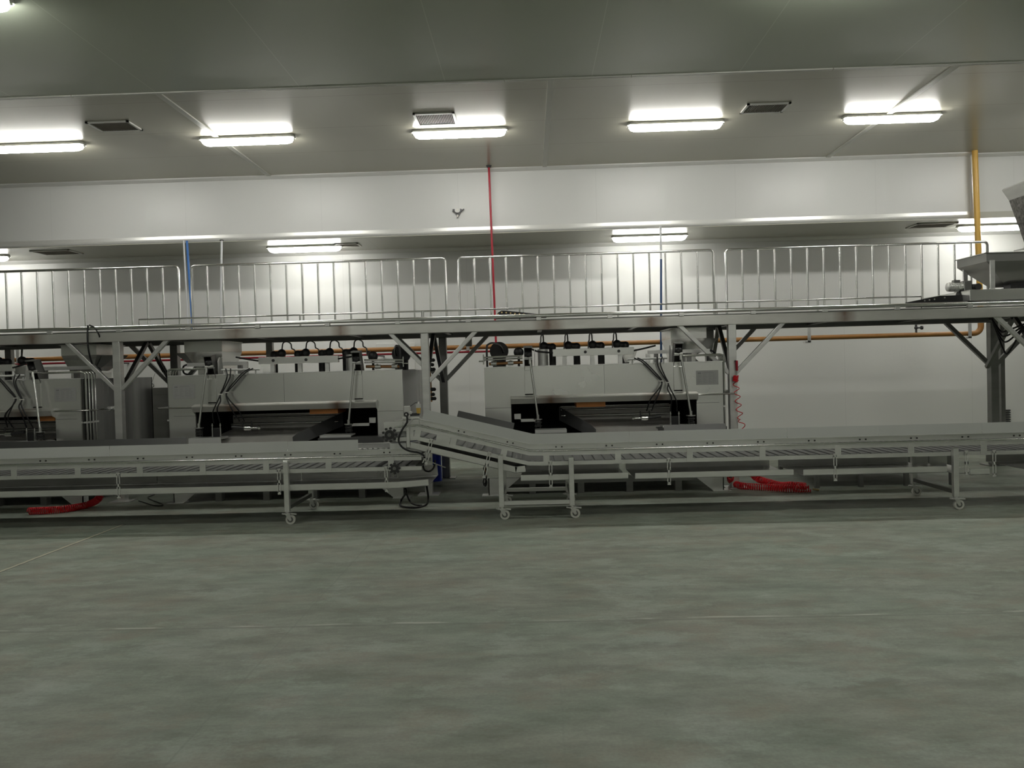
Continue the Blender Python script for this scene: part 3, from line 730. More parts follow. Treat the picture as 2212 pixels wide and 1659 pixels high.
    # channel across the top and the row of burners
    cbm = MB(); bx(cbm, -.60, .42, .28, .34, 1.70, 1.79); cbm.box(X(-.60), X(.42), Y0 + .28, Y0 + .40, 1.785, 1.79)
    CB = cbm.build('burner_channel', M['steel_sheet'], t, .002)
    for u in (-.19, .23): MB().cyl(p3(u, .272, 1.745), p3(u, .285, 1.745), .02, n=6).build('bolt', M['iron'], CB)
    for u in (-.45, -.1, .25, .6): bx(cb2 := MB(), u - .025, u + .025, .30, .35, 1.58, 1.70); cb2.build('channel_leg', M['steel'], t)
    for u in (-.62, -.30, .02, .34):
        y = .75; bm_ = MB()
        bm_.cyl(p3(u + .03, y, 1.58), p3(u + .03, y, 1.80), .045, n=14).sphere(p3(u + .03, y, 1.83), .052).cyl(p3(u + .03, y, 1.835), p3(u - .07, y - .02, 1.845), .038, n=12)
        bm_.sphere(p3(u - .08, y - .02, 1.845), .058)
        Bn = bm_.build('burner', M['iron'], t)
        kw = 1.0 if s < 0 else .3
        gt = lambda a, yy_, z: p3(u - .085 - (a - .085) * kw, yy_, z)
        MB().path([p3(u - .085, y - .02, 1.90), gt(.095, y, 1.98), gt(.14, y + .02, 2.0), gt(.19, y + .03, 1.97), gt(.20, y + .03, 1.91), gt(.24, y + .03, 1.88), gt(.25, y + .03, 1.78)], .0095, 6, 6).build('gas_tube', M['steel_dark'], Bn)
        MB().box(X(u - .29), X(u - .26), Y0 + y + .0, Y0 + y + .05, 1.80, 1.85).build('ignition_box', M['black'], Bn)
    # exhaust stub, dark discs, chrome rods, copper gas line on the nameplate-free side
    MB().cyl(p3(-.72, .5, 1.58), p3(-.72, .5, 1.80), .068, n=22).build('flue_stub', M['steel'], t)
    MB().path([p3(-.87, .2, 1.80), p3(-.80, .22, 1.77), p3(-.70, .2, 1.755), p3(-.60, .29, 1.745)], .012, 6, 6).build('cable', M['rubber'], t)
    MB().path([p3(.42, .3, 1.745), p3(.55, .25, 1.77), p3(.68, .2, 1.80)], .012, 6, 6).build('cable', M['rubber'], t)
    dd = MB().cyl(p3(-1.30, .9, 1.80), p3(-1.30, .96, 1.80), .125, n=28).cyl(p3(-1.30, .93, 1.56), p3(-1.30, .93, 1.72), .09, n=18)
    dd.build('blower', M['iron'], t)
    kb = MB().sphere(p3(-1.03, .35, 1.765), .065, sc=(1, .6, 1)).cyl(p3(-1.03, .35, 1.70), p3(-1.03, .35, 1.58), .016, n=8); kb.build('pressure_gauge', M['black'], t)
    rd = MB().cyl(p3(-1.46, .06, 1.705), p3(-.98, .06, 1.715), .013, n=10).cyl(p3(-1.46, .06, 1.675), p3(-.98, .06, 1.685), .010, n=10)
    rd.cyl(p3(-1.52, .06, 1.66), p3(-1.45, .06, 1.66), .008, n=8).cyl(p3(-1.462, .06, 1.62), p3(-1.462, .06, 1.745), .008, n=8)
    rd.build('adjusting_rod', M['chrome'], t)
    gl = MB().cyl(p3(-1.40, .15, 1.625), p3(-.98, .15, 1.635), .019, n=12); G = gl.build('gas_line', M['copper'], t)
    for u in (-1.34, -1.13): MB().cyl(p3(u - .035, .15, 1.63), p3(u + .035, .15, 1.63), .032, n=6).cyl(p3(u, .15, 1.63), p3(u, .11, 1.66), .012, n=8).build('valve', M['steel'], G)
    MB().path([p3(-1.42, .1, 1.59), p3(-1.42, .1, 1.82), p3(-1.40, .14, 1.87), p3(-1.34, .3, 1.89), p3(-1.27, .6, 1.86), p3(-1.24, .85, 1.78)], .013, 8, 6).build('flex_hose', M['iron'], t)
    # chrome tube round the nameplate end, bundle of conduits down the side
    MB().path([p3(.93, .02, 1.66), p3(1.44, .05, 1.665), p3(1.475, .06, 1.655), p3(1.485, .07, 1.62), p3(1.485, .07, .75)], .014, 10).build('conduit', M['chrome'], t)
    for k_ in range(1, 4): MB().path([p3(1.30, .07 + k_ * .07, 1.66), p3(1.46, .07 + k_ * .07, 1.66), p3(1.485, .07 + k_ * .07, 1.63), p3(1.485, .07 + k_ * .07, .75)], .012, 8).build('conduit', M['chrome'], t)
    cl = MB(); bx(cl, 1.456, 1.505, .04, .31, 1.02, 1.04); cl.build('conduit_clamp', M['steel'], t)
    tb = MB(); bx(tb, .62, 1.40, .42, .48, 1.70, 1.745); tb.build('top_beam', M['steel'], t)
    lg = MB(); bx(lg, 1.12, 1.17, .44, .50, 1.58, 1.70); bx(lg, .70, .75, .44, .50, 1.58, 1.70); lg.build('beam_leg', M['steel_dark'], t)
    MB().path([p3(1.40, .45, 1.73), p3(1.46, .45, 1.70), p3(1.47, .48, 1.62), p3(1.44, .6, 1.59)], .012, 6, 6).build('cable', M['rubber'], t)
    fn = MB().hull([p3(.34, .5, 1.60), p3(.44, .5, 1.60), p3(.44, .6, 1.60), p3(.34, .6, 1.60)], [p3(.29, .45, 1.77), p3(.49, .45, 1.77), p3(.49, .65, 1.77), p3(.29, .65, 1.77)]); fn.build('funnel', M['steel'], t)
    # hood lever with handle
    lv = MB().path([p3(oR - .02, -.05, 1.185), p3(1.56, -.05, 1.185), p3(1.585, -.03, 1.187), p3(1.61, .38, 1.185)], .0095, 8); LV = lv.build('hood_lever', M['chrome'], t)
    MB().cyl(p3(1.61, .36, 1.185), p3(1.612, .42, 1.185), .03, .024, 12).cyl(p3(1.612, .42, 1.185), p3(1.62, .60, 1.19), .033, .028, 14).build('handle', M['steel'], LV)
    # lower body, base frame and feet
    b = MB(); bx(b, uL + .12, uR - .12, .05, .09, .13, .20); bx(b, uL + .12, uR - .12, 1.7, 1.74, .13, .20); b.build('base_frame', M['steel_dark'], t)
    for u in (-.9, -.3, .3, .9): bx(f_ := MB(), u - .04, u + .04, .06, .16, .0, .22); f_.build('foot', M['steel_dark'], t)
    for sg in (-1, 1):
        for yy_ in (.0, 1.6):
            f_ = MB(); ue = 1.44 * sg; ui = 1.30 * sg; uo = 1.05 * sg
            f_.prism([(X(ue), .215), (X(uo), .215), (X(ui), .012), (X(ue), .012)], 'y', Y0 + yy_ + .0, Y0 + yy_ + .012)
            f_.box(X(ue), X(ue - .012 * sg), Y0 + yy_, Y0 + yy_ + .12, .012, .215)
            f_.box(X(ue + .08 * sg), X(ui), Y0 + yy_ - .04, Y0 + yy_ + .12, 0, .012); f_.build('foot', M['steel'], t)
    # hopper above the oven
    if hopper:
        u0, u1 = hopper
        hp = MB(); z1, z2, z3, z4 = 2.03, 1.89, 1.66, 1.585
        ya, yb_ = .55, 1.25
        def ring(a, b_, c, d_, z): return [p3(a, c, z), p3(b_, c, z), p3(b_, d_, z), p3(a, d_, z)]
        def loft(R1, R2): hp._add(R1 + R2, [(i, (i + 1) % 4, 4 + (i + 1) % 4, 4 + i) for i in range(4)])
        loft(ring(u0, u1, ya, yb_, z2), ring(u0, u1, ya, yb_, z1)); loft(ring(u0 + .05, u1 - .12, ya + .12, yb_ - .12, z3), ring(u0, u1, ya, yb_, z2)); loft(ring(u0 + .05, u1 - .12, ya + .12, yb_ - .12, z4), ring(u0 + .05, u1 - .12, ya + .12, yb_ - .12, z3))
        o_ = hp.build('hopper', M['steel_sheet'], t, fix=False); so = o_.modifiers.new('sheet', 'SOLIDIFY'); so.thickness = .005
        rim_ = MB()
        bx(rim_, u0 - .02, u1 + .02, ya - .025, ya, z1 - .008, z1); bx(rim_, u0 - .02, u0, ya - .025, yb_, z1 - .008, z1); bx(rim_, u1, u1 + .02, ya - .025, yb_, z1 - .008, z1)
        rim_.build('hopper_rim', M['steel'], o_)
        wg = MB().prism([(X(u1), 1.885), (X(u1 + .19), 1.885), (X(u1 + .02), 1.74), (X(u1 - .1), 1.68)], 'y', Y0 + .68, Y0 + 1.0); wg.build('side_wedge', M['steel_dark'], o_)
    return t

oven(.885, 1, 'right stainless gas oven with nameplate at its right end', (.93, 1.39), (-.335, .02))
oven(-3.035, -1, 'middle stainless gas oven with nameplate at its left end', (.99, 1.48), (-.645, -.295))
oven(-7.055, 1, 'left stainless gas oven cut off by the left edge', (.90, 1.37), (.90, 1.12))

# dark cabinet standing between left and middle ovens, at the back
zc_ = at(335, 838, 11.9).z
t = thing('control_cabinet', (-5.0, 12.0, 0), 'dark cabinet at the back between left and middle ovens', 'cabinet')
xa, xb = at(318, 850, 11.8).x, at(360, 850, 11.8).x + .2
MB().box(xa, xb, 11.8, 12.3, .08, zc_).build('body', M['steel_dark'], t, .005)
MB().box(xa + .03, xb - .03, 11.785, 11.8, .12, zc_ - .1).build('door', M['steel_dark'], t, .004)
MB().box(xa + .02, xb - .02, 11.85, 12.25, 0, .08).build('plinth', M['black'], t)
# ring of cord on the wall
q = at(327, 833, YWALL - .03); t = thing('wall_ring', tuple(q), 'small ring hanging on a cord on back wall above dark cabinet', 'ring')
MB().path([q + Vector((math.cos(a) * .045, 0, math.sin(a) * .035)) for a in [2 * PI * i / 16 for i in range(17)]], .008, 6).build('ring', M['steel_dark'], t)
q2 = at(335, 806, YWALL - .03); MB().path([q + Vector((0, 0, .035)), q2], .004, 5).build('cord', M['steel_dark'], t)

# ------------------------------------------------------------------ conveyors
YC0, YC1 = 8.15, 8.97
def offset_path(pts, d):
    """pts in XZ, offset by d along the upward normal (mitred)"""
    out = []
    for i, p in enumerate(pts):
        ns = []
        if i > 0: a = Vector(p) - Vector(pts[i - 1]); ns.append(Vector((-a.y, a.x)).normalized())
        if i < len(pts) - 1: a = Vector(pts[i + 1]) - Vector(p); ns.append(Vector((-a.y, a.x)).normalized())
        n = sum(ns, Vector((0, 0))); n.normalize(); c = n.dot(ns[0]); out.append(Vector(p) + n * (d / c))
    return [(v.x, v.y) for v in out]
def strip(mb, pts, d0, d1, y0, y1, y0b=None, y1b=None):
    """band that follows the path between offsets d0 (bottom) and d1 (top)"""
    A, B = offset_path(pts, d0), offset_path(pts, d1)
    y0b = y0 if y0b is None else y0b; y1b = y1 if y1b is None else y1b
    for i in range(len(pts) - 1):
        bot = [(A[i][0], y0, A[i][1]), (A[i + 1][0], y0, A[i + 1][1]), (A[i + 1][0], y1, A[i + 1][1]), (A[i][0], y1, A[i][1])]
        top = [(B[i][0], y0b, B[i][1]), (B[i + 1][0], y0b, B[i + 1][1]), (B[i + 1][0], y1b, B[i + 1][1]), (B[i][0], y1b, B[i][1])]
        mb.hull(bot, top)
    return mb
def along(pts, step, start=0.0):
    out = []; s = start; acc = 0
    for i in range(len(pts) - 1):
        a, b = Vector(pts[i]), Vector(pts[i + 1]); L = (b - a).length
        while s <= acc + L:
            f = (s - acc) / L; out.append((a.lerp(b, f), (b - a).normalized())); s += step
        acc += L
    return out
def caster(x, y, parent, wheel_m, brake=True, dx=.03):
    c = MB().box(x - .04, x + .04, y - .04, y + .04, .108, .116).cyl((x, y, .116), (x, y, .135), .018)
    c.prism([(x - .022, .108), (x + .03, .108), (x + dx + .014, .045), (x + dx - .014, .045)], 'y', y - .022, y - .018)
    c.prism([(x - .022, .108), (x + .03, .108), (x + dx + .014, .045), (x + dx - .014, .045)], 'y', y + .018, y + .022)
    if brake: c.bar((x + .02, y, .112), (x + .095, y, .104), .02, .012, (0, 0, 1)).cyl((x - .06, y, .112), (x - .02, y, .106), .008, n=6)
    o = c.build('caster', M['steel'], parent)
    w = MB().cyl((x + dx, y - .014, .05), (x + dx, y + .014, .05), .05, n=24).use(1).cyl((x + dx, y - .0165, .05), (x + dx, y + .0165, .05), .030, n=18).use(0).cyl((x + dx, y - .020, .05), (x + dx, y + .020, .05), .014, n=12)
    w.build('wheel', [wheel_m, M['steel_dark']], o)
    return o
def leg(t, x, y, ztop, wheel=None, w=.052):
    L = MB().box(x - w / 2, x + w / 2, y - w / 2, y + w / 2, .13, ztop).build('leg', M['steel'], t, .005)
    MB().box(x - w / 2 + .001, x + w / 2 - .001, y - w / 2 + .001, y + w / 2 - .001, ztop, ztop + .01).build('leg_cap', M['polished'], L, .003)
    caster(x, y, t, wheel or M['nylon'])
    return L
def conveyor(t, path, guards, rguards, uprights, legs, brackets, slat0, far=True):
    # tube line is offset 0; see the numbers: rail .005..+.06, bands below
    for y, ysgn in ((YC0, 1), (YC1, -1)):
        a, b = (y, y + .004) if ysgn > 0 else (y - .004, y)
        mb = strip(MB(), path, .012, .062, a + ysgn * .012, b + ysgn * .012); strip(mb, path, .062, .067, min(a, a + ysgn * .03), max(b, b + ysgn * .03))
        mb.build('side_rail', M['steel'], t)
        tb = MB(); A = offset_path(path, 0); tb.path([(q[0], y - ysgn * .004, q[1]) for q in A], .0095, 8); tb.build('edge_tube', M['polished'], t)
        mb = strip(MB(), path, -.052, -.012, a, b); strip(mb, path, -.155, -.115, a, b)
        mb.build('side_frame', M['steel'], t)
        for p, d in uprights:
            ub = MB()
            n = Vector((-d.y, d.x)); c0 = Vector(p) + n * -.15; c1 = Vector(p) + n * -.012
            ub.bar((c0.x, y - ysgn * .003, c0.y), (c1.x, y - ysgn * .003, c1.y), .062, .006, (0, 1, 0))
            ub.build('upright', M['steel'], t)
    # belt with cross slats, upper and return runs
    bl = MB(); strip(bl, path, -.125, -.117, YC0 + .01, YC1 - .01)
    for dd, hh, st in ((-.002, .010, .06), (-.117, .012, .105)):
        q = offset_path(path, dd)
        for p, d in along(q, st, slat0):
            n = Vector((-d.y, d.x)); c = Vector(p) + n * hh * .5
            bl.bar((c.x, YC0 + .012, c.y), (c.x, YC1 - .012, c.y), .07 if dd < -.1 else .018, hh, (0, 0, 1))
    bl.build('belt', M['beltslat'], t)
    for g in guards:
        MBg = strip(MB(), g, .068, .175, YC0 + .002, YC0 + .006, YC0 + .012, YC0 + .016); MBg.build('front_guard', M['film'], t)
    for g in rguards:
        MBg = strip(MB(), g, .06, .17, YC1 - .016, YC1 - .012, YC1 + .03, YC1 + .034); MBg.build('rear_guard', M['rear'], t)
    bt = MB()
    for p, d in along(path, .52, .18):
        n = Vector((-d.y, d.x))
        for e_ in (-.03, .03):
            c = Vector(p) + n * .035 + d * e_; bt.cyl((c.x, YC0 + .004, c.y), (c.x, YC0 + .016, c.y), .009, n=6)
    bt.build('bolt_row', M['iron'], t)
    for p, d, L in brackets:
        n = Vector((-d.y, d.x)); c0 = Vector(p) + n * -.12; c1 = Vector(p) + n * (-.12 - L)
        bb = MB()
        for e_ in (-.014, .014): bb.bar((c0.x + d.x * e_, YC0 - .012, c0.y + d.y * e_), (c1.x + d.x * e_, YC0 - .012, c1.y + d.y * e_), .009, .004, (0, 1, 0))
        for f in (0, .5, 1):
            c = c0.lerp(c1, f); bb.bar((c.x - d.x * .018, YC0 - .012, c.y - d.y * .018), (c.x + d.x * .018, YC0 - .012, c.y + d.y * .018), .03, .004, (0, 1, 0))
        bb.build('slotted_bracket', M['trim'], t)
def tray(t, x0, z0, x1, z1, h=.066, back=.12, m=None, ends=True):
    """drip tray between two points: front lip, bottom sheet and taller back lip"""
    ps = [(x0, z0), (x1, z1)]
    mb = strip(MB(), ps, 0, h, YC0 - .008, YC0 - .004); strip(mb, ps, -.001, .004, YC0 - .008, YC1); strip(mb, ps, 0, back, YC1 - .004, YC1)
    mb.build('drip_tray', m or M['steel'], t)

# conveyor A : left, straight
t = cA = thing('slat_conveyor', (-4, 8.56, 0), 'long level slat conveyor on casters in front of left and middle ovens', 'conveyor')
zA = .685
pa = [(-9.5, zA), (-1.16, zA)]
ups = [(Vector((at(px, 1008, YC0).x, zA)), Vector((1, 0))) for px in (30, 168, 302, 438, 575, 710, 845)] + [(Vector((x, zA)), Vector((1, 0))) for x in (-6.15, -6.8, -7.45)]
conveyor(t, pa, [[(-9.5, zA), (-4.45, zA)], [(-4.445, zA), (-2.56, zA)], [(-2.555, zA), (-1.82, zA)]], [[(-9.5, zA + .01), (-4.0, zA + .01)]], ups, None,
         [(Vector((x, zA)), Vector((1, 0)), .24) for x in (-4.355, -2.655, -1.53)], .05)
for x in (-2.57, -7.6):
    leg(t, x, YC0 - .03, .655); leg(t, x, YC1 + .03, .655)
    box('leg_crossbar', M['steel_dark'], t, x - .018, x + .018, YC0, YC1, .15, .19)
tray(t, -8.9, .342, -4.35, .342); tray(t, -4.34, .342, -2.67, .342); tray(t, -2.66, .345, -1.42, .345); tray(t, -1.42, .345, -1.09, .365)
MB().cyl((-1.60, YC0 + .01, .565), (-1.60, YC1 - .01, .565), .03).build('idler_shaft', M['iron'], t)
sp = MB().cyl((-1.44, YC0 - .03, .555), (-1.44, YC0 + .0, .555), .042, n=18)
for i in range(8):
    a = 2 * PI * i / 8; sp.cyl((-1.44 + .05 * math.cos(a), YC0 - .025, .555 + .05 * math.sin(a)), (-1.44 + .05 * math.cos(a), YC0 - .005, .555 + .05 * math.sin(a)), .013, n=8)
sp.build('sprocket', M['iron'], t); MB().cyl((-1.44, YC0 - .035, .555), (-1.44, YC0 - .03, .555), .018, n=12).build('bearing_cap', M['steel_dark'], t)
hx = MB()
for i in range(5): hx.box(-1.62 + i * .05, -1.60 + i * .05, YC0 - .003, YC0 + .01, .46, .53)
hx.build('tail_bracket', M['steel_dark'], t)

# conveyor B : knee and long level run to the right
t = cB = thing('inclined_slat_conveyor', (.1, 8.56, 0), 'slat conveyor on casters rising at its left end above the other conveyor', 'conveyor')
zB = .70
pb = [(-1.43, .985), (-1.19, .998), (-.03, .705), (.12, zB), (7.6, zB)]
pk = [(-1.19, .998), (-.03, .705)]
dk = (Vector(pk[1]) - Vector(pk[0])).normalized()
ups = [(Vector((-1.265, .995)), Vector((1, 0))), (Vector((-1.17, .995)), dk), (Vector((-.80, .9)), dk), (Vector((-.28, .767)), dk)] + [(Vector((at(px, 985, YC0).x, zB)), Vector((1, 0))) for px in (1180, 1335, 1490, 1647, 1810, 1968, 2125)] + [(Vector((x, zB)), Vector((1, 0))) for x in (5.4, 6.15, 6.9)]
gX = [1.30, 2.62, 3.55, 4.6]
conveyor(t, pb, [[(-1.155, .99), (-.03, .705)], [(-.025, .703), (.12, zB), (1.0, zB)]] + [[(a, zB), (b, zB)] for a, b in ((1.004, 2.62), (2.624, 3.55), (3.554, 4.6), (4.604, 7.6))],
         [[(-.88, .93), (-.24, .77)], [(1.5, zB), (2.2, zB)]], ups, None,
         [(Vector((-1.02, .955)), dk, .24), (Vector((-.42, .805)), dk, .25), (Vector((.18, zB)), Vector((1, 0)), .25), (Vector((1.40, zB)), Vector((1, 0)), .25), (Vector((3.10, zB)), Vector((1, 0)), .25), (Vector((4.43, zB)), Vector((1, 0)), .22), (Vector((4.71, zB)), Vector((1, 0)), .24)], .04)
for x, zt_ in ((-.335, .665), (.393, .625), (4.305, .625)):
    leg(t, x, YC0 - .03, zt_); leg(t, x, YC1 + .03, zt_ - .04)
for y in (YC0 - .03, YC1 + .03): box('leg_crossbar', M['steel'], t, -.31, .37, y - .018, y + .018, .15, .19)
box('leg_crossbar', M['steel_dark'], t, 4.287, 4.323, YC0, YC1, .16, .2)
for x in (-.335, .393): box('leg_crossbar', M['steel_dark'], t, x - .015, x + .015, YC0, YC1, .2, .23)
a0, a1, a2 = at(885, 968, YC0), at(1110, 1022, YC0), at(1136, 1019, YC0)
tray(t, a0.x, a0.z, a1.x + .02, a1.z, .065, .13); tray(t, a1.x + .02, a1.z, a2.x, a2.z + .0, .065, .13)
for px0, px1, z in ((1125, 1357, .39), (1372, 1714, .383), (1735, 2045, .378), (2062, 2092, .36), (2095, 2137, .345), (2230, 2500, .37)):
    tray(t, at(px0, 1030, YC0).x, z, at(px1, 1030, YC0).x, z, .062, .13)
# head of conveyor B with drive sprocket and end plates
c = at(842, 939, YC0)
sp = MB().cyl((c.x, YC0 - .03, c.z), (c.x, YC0, c.z), .05, n=22)
for i in range(9):
    a = 2 * PI * i / 9; sp.cyl((c.x + .068 * math.cos(a), YC0 - .025, c.z + .068 * math.sin(a)), (c.x + .068 * math.cos(a), YC0 - .005, c.z + .068 * math.sin(a)), .014, n=8)
sp.build('drive_sprocket', M['iron'], t); MB().cyl((c.x, YC0 - .036, c.z), (c.x, YC0 - .03, c.z), .02, n=14).build('bearing_cap', M['steel_dark'], t)
MB().cyl((c.x, YC0, c.z), (c.x, YC1, c.z), .035).build('head_shaft', M['iron'], t)
pl = lambda px, py: (at(px, py, YC0).x, at(px, py, YC0).z)
MB().prism([pl(829, 912), pl(870, 910), pl(870, 921), pl(851, 923), pl(849, 931), pl(831, 931)], 'y', YC0 - .006, YC0 - .002).build('end_plate', M['steel'], t)
MB().prism([pl(869, 900), pl(905, 901), pl(905, 917), pl(871, 919)], 'y', YC0 + .0, YC0 + .006).build('end_plate', M['steel'], t)
MB().box(*sorted((pl(851, 0)[0], pl(858, 0)[0])), YC0 - .03, YC0 - .008, pl(855, 967)[1], pl(855, 923)[1]).build('head_upright', M['steel'], t, .003)
MB().box(*sorted((pl(815, 0)[0], pl(850, 0)[0])), YC0 + .05, YC0 + .25, pl(830, 970)[1], pl(830, 932)[1]).build('discharge_plate', M['film'], t)
MB().box(*sorted((pl(814, 0)[0], pl(850, 0)[0])), YC0 - .02, YC0 + .05, pl(830, 971)[1], pl(830, 958)[1]).build('discharge_lip', M['film'], t)
MB().prism([pl(944, 938), pl(974, 943), pl(970, 963), pl(941, 956)], 'y', YC0 - .012, YC0 - .006).build('cover_plate', M['steel'], t)
MB().cyl(at(891, 906, YC0 - .03), at(880, 918, YC0 - .03), .006, n=8).build('control_stick', M['trim'], t)
MB().path([at(915, 992, YC0 - .02), at(962, 1010, YC0 + .2)], .006, 6).build('wire_rod', M['trim'], t)
MB().path([at(917, 990, YC0 - .015), at(913, 1000, YC0 - .015)], .008, 6).build('clip', M['trim'], t)

# air preparation unit on the conveyor head
q = at(880, 885, 8.3); t = thing('air_regulator', tuple(at(890, 900, 8.3)), 'small air regulator with amber filter bowl on rising conveyor head', 'regulator')
MB().box(q.x - .035, q.x + .03, 8.27, 8.33, q.z - .03, q.z + .04).box(q.x - .03, q.x + .05, 8.27, 8.33, q.z - .05, q.z - .02).build('regulator_body', M['trim'], t, .008)
g = at(878, 895, 8.27); MB().cyl((g.x, 8.25, g.z), (g.x, 8.28, g.z), .024, n=18).build('gauge', M['black'], t); MB().cyl((g.x, 8.247, g.z), (g.x, 8.25, g.z), .010, n=12).build('gauge_face', M['nylon'], t)
f = at(904, 888, 8.3)
MB().cyl((f.x, 8.3, f.z + .035), (f.x, 8.3, f.z - .025), .024, .02, 16).build('filter_bowl', M['amber'], t)['label'] = 'amber filter bowl'
MB().cyl((f.x, 8.3, f.z + .035), (f.x, 8.3, f.z + .075), .026, n=14).cyl((f.x, 8.3, f.z + .075), (f.x + .004, 8.3, f.z + .10), .012, .008, 10).build('filter_head', M['trim'], t)
MB().path([(f.x, 8.3, f.z + .095), (f.x - .03, 8.3, f.z + .09), (q.x + .03, 8.3, q.z + .035)], .004, 6).build('air_tube', M['black'], t)
MB().bar((q.x - .02, 8.3, q.z - .055), (f.x + .01, 8.3, q.z - .05), .03, .03).build('mounting_bar', M['iron'], t)
MB().box(q.x + .0, q.x + .03, 8.28, 8.32, 1.04, q.z - .04).build('mounting_post', M['steel'], t)

def hose(name, pts, r, m, label, cat='hose', k=10):
    P_ = [Vector(p) for p in pts]
    t = thing(name, tuple(P_[0]), label, cat)
    MB().path(P_, r, 8, k).build('hose', m, t); return t
hose('black_hose', [at(879, 898, 8.10), at(879, 912, 8.08), at(868, 930, 8.07), at(861, 950, 8.07), at(868, 965, 8.07), at(884, 974, 8.09), at(905, 978, 8.11), at(917, 985, 8.11)], .0105, M['rubber'], 'black hose looping from air regulator down beside the conveyor head')
lp = [onz(925, 1050, .3), ]
hose('black_hose', [at(921, 1046, 8.75), at(925, 1075, 8.72), onz(921, 1090, .02), onz(900, 1096, .014), onz(874, 1095, .014), onz(864, 1090, .02), onz(867, 1080, .05), at(877, 1064, 8.9), at(875, 1050, 8.9)], .0115, M['rubber'], 'black hose loop hanging to the floor under the end of the left conveyor')
hose('black_hose', [at(876, 1062, 8.95), onz(885, 1082, .05), onz(895, 1090, .03), onz(912, 1092, .014)], .0105, M['rubber'], 'short black hose end crossing the floor loop under the conveyor end')
hose('black_hose', [at(917, 988, 8.3), at(914, 1005, 8.4), at(918, 1016, 8.5), at(928, 1018, 8.6), at(937, 1010, 8.75), at(940, 995, 8.9)], .010, M['rubber'], 'black hose arc in front of the blue container')
hose('black_cable', [onz(300, 1082, .01), onz(335, 1092, .008), onz(352, 1090, .008), onz(320, 1076, .008), onz(334, 1068, .008)], .006, M['rubber'], 'thin black cable on the floor left of the middle oven foot', 'cable')
hose('black_cable', [at(190, 703, 9.83), at(189, 730, 9.8), at(192, 760, 9.8), at(200, 790, 9.9), at(206, 806, 10.0)], .011, M['rubber'], 'black cable hanging from the platform edge above left oven', 'cable')
hose('black_cable', [at(193, 702, 9.83), at(204, 708, 9.83), at(214, 724, 9.83), at(216, 738, 9.9)], .009, M['rubber'], 'short black cable arc at the platform edge left of the left post', 'cable')
for i, (dx, lab) in enumerate(((0, 'leftmost of three black cables hanging beside the middle oven hopper'), (4, 'middle of three black cables hanging beside the middle oven hopper'), (9, 'rightmost of three black cables hanging beside the middle oven hopper'))):
    hose('hanging_cable', [at(334 + dx, 755, 10.9), at(338 + dx, 778, 10.9), at(345 + dx, 792, 10.9), at(352 + dx, 804, 10.85)], .008, M['rubber'], lab, 'cable')['group'] = 'hanging cables'
# cables in the far right bay
for i, (dy, sag, lab) in enumerate(((0, 8, 'uppermost black cable slung between the posts at far right'), (5, 14, 'second black cable from the top slung at far right'), (10, 22, 'third black cable slung between the posts at far right'), (12, 46, 'lowest black cable loop slung between the posts at far right'))):
    hose('slung_cable', [at(2143, 690, 10.9), at(2153, 705 + dy, 10.8), at(2163 + i, 712 + dy + sag * .6, 10.7), at(2175, 706 + dy + sag, 10.6), at(2190, 704 + dy + sag * .6, 10.5), at(2207, 702 + dy, 10.4), at(2222, 698 + dy, 10.3)], .012, M['rubber'], lab, 'cable')['group'] = 'cables at far right'

# red coiled air hoses
def coil_hose(pts, turns, label, R=.038, r=.0062):
    P_ = [Vector(p) for p in pts]; t = thing('coiled_hose', tuple(P_[0]), label, 'coiled hose', None)
    m = MB(); coil(m, P_, R, r, turns); m.build('coil', M['red_hose'], t); return t
z0 = .042
c1 = coil_hose([onz(62, 1104, z0), onz(110, 1102, z0), onz(150, 1098, z0), onz(190, 1090, z0), at(214, 1076, 9.35) , at(226, 1052, 9.4)], 50, 'red coiled air hose on the floor under the left conveyor')
c2 = coil_hose([at(1578, 1028, 9.5), onz(1580, 1042, z0) + Vector((0, 0, .02)), onz(1600, 1049, z0), onz(1660, 1053, z0), onz(1710, 1056, z0), onz(1750, 1056, z0)], 64, 'long red coiled air hose lying flat on the floor at right')
c3 = coil_hose([at(1624, 1022, 9.9), at(1636, 1034, 9.8), onz(1655, 1045, z0) + Vector((0, 0, .03)), onz(1685, 1048, z0), onz(1715, 1052, z0) + Vector((0, .03, .02)), onz(1745, 1052, z0) + Vector((0, .06, 0))], 40, 'looser red coil climbing up behind the long red floor hose')
e_ = onz(1756, 1057, .03); MB().cyl(e_, e_ + Vector((.07, 0, -.01)), .012, n=8).build('coupling', M['brass'], c2)
t = thing('hanging_coiled_hose', tuple(at(1590, 782, 9.8)), 'stretched red coiled hose hanging from its red grip beside the right post', 'coiled hose')
m = MB(); coil(m, [at(1589, 822, 9.8), at(1592, 850, 9.8), at(1596, 880, 9.8), at(1600, 905, 9.8), at(1606, 935, 9.75), at(1612, 1000, 9.6)], .034, .005, 10, 6, 16); m.build('coil', M['red_hose'], t)
m = MB(); coil(m, [at(1590, 811, 9.8), at(1588, 824, 9.8)], .028, .007, 5); m.build('coil_top', M['red_hose'], t)
MB().cyl(at(1592, 800, 9.8), at(1591, 812, 9.8), .009, n=8).build('connector', M['chrome'], t)
MB().cyl(at(1591, 779, 9.8), at(1592, 801, 9.8), .017, .013, 10).build('grip', M['red_pipe'], t)
gp = at(1592, 783, 9.8); MB().bar((gp.x - .03, 9.8, gp.z + .02), (gp.x - .0, 9.8, gp.z + .01), .02, .02).build('hook', M['iron'], t)

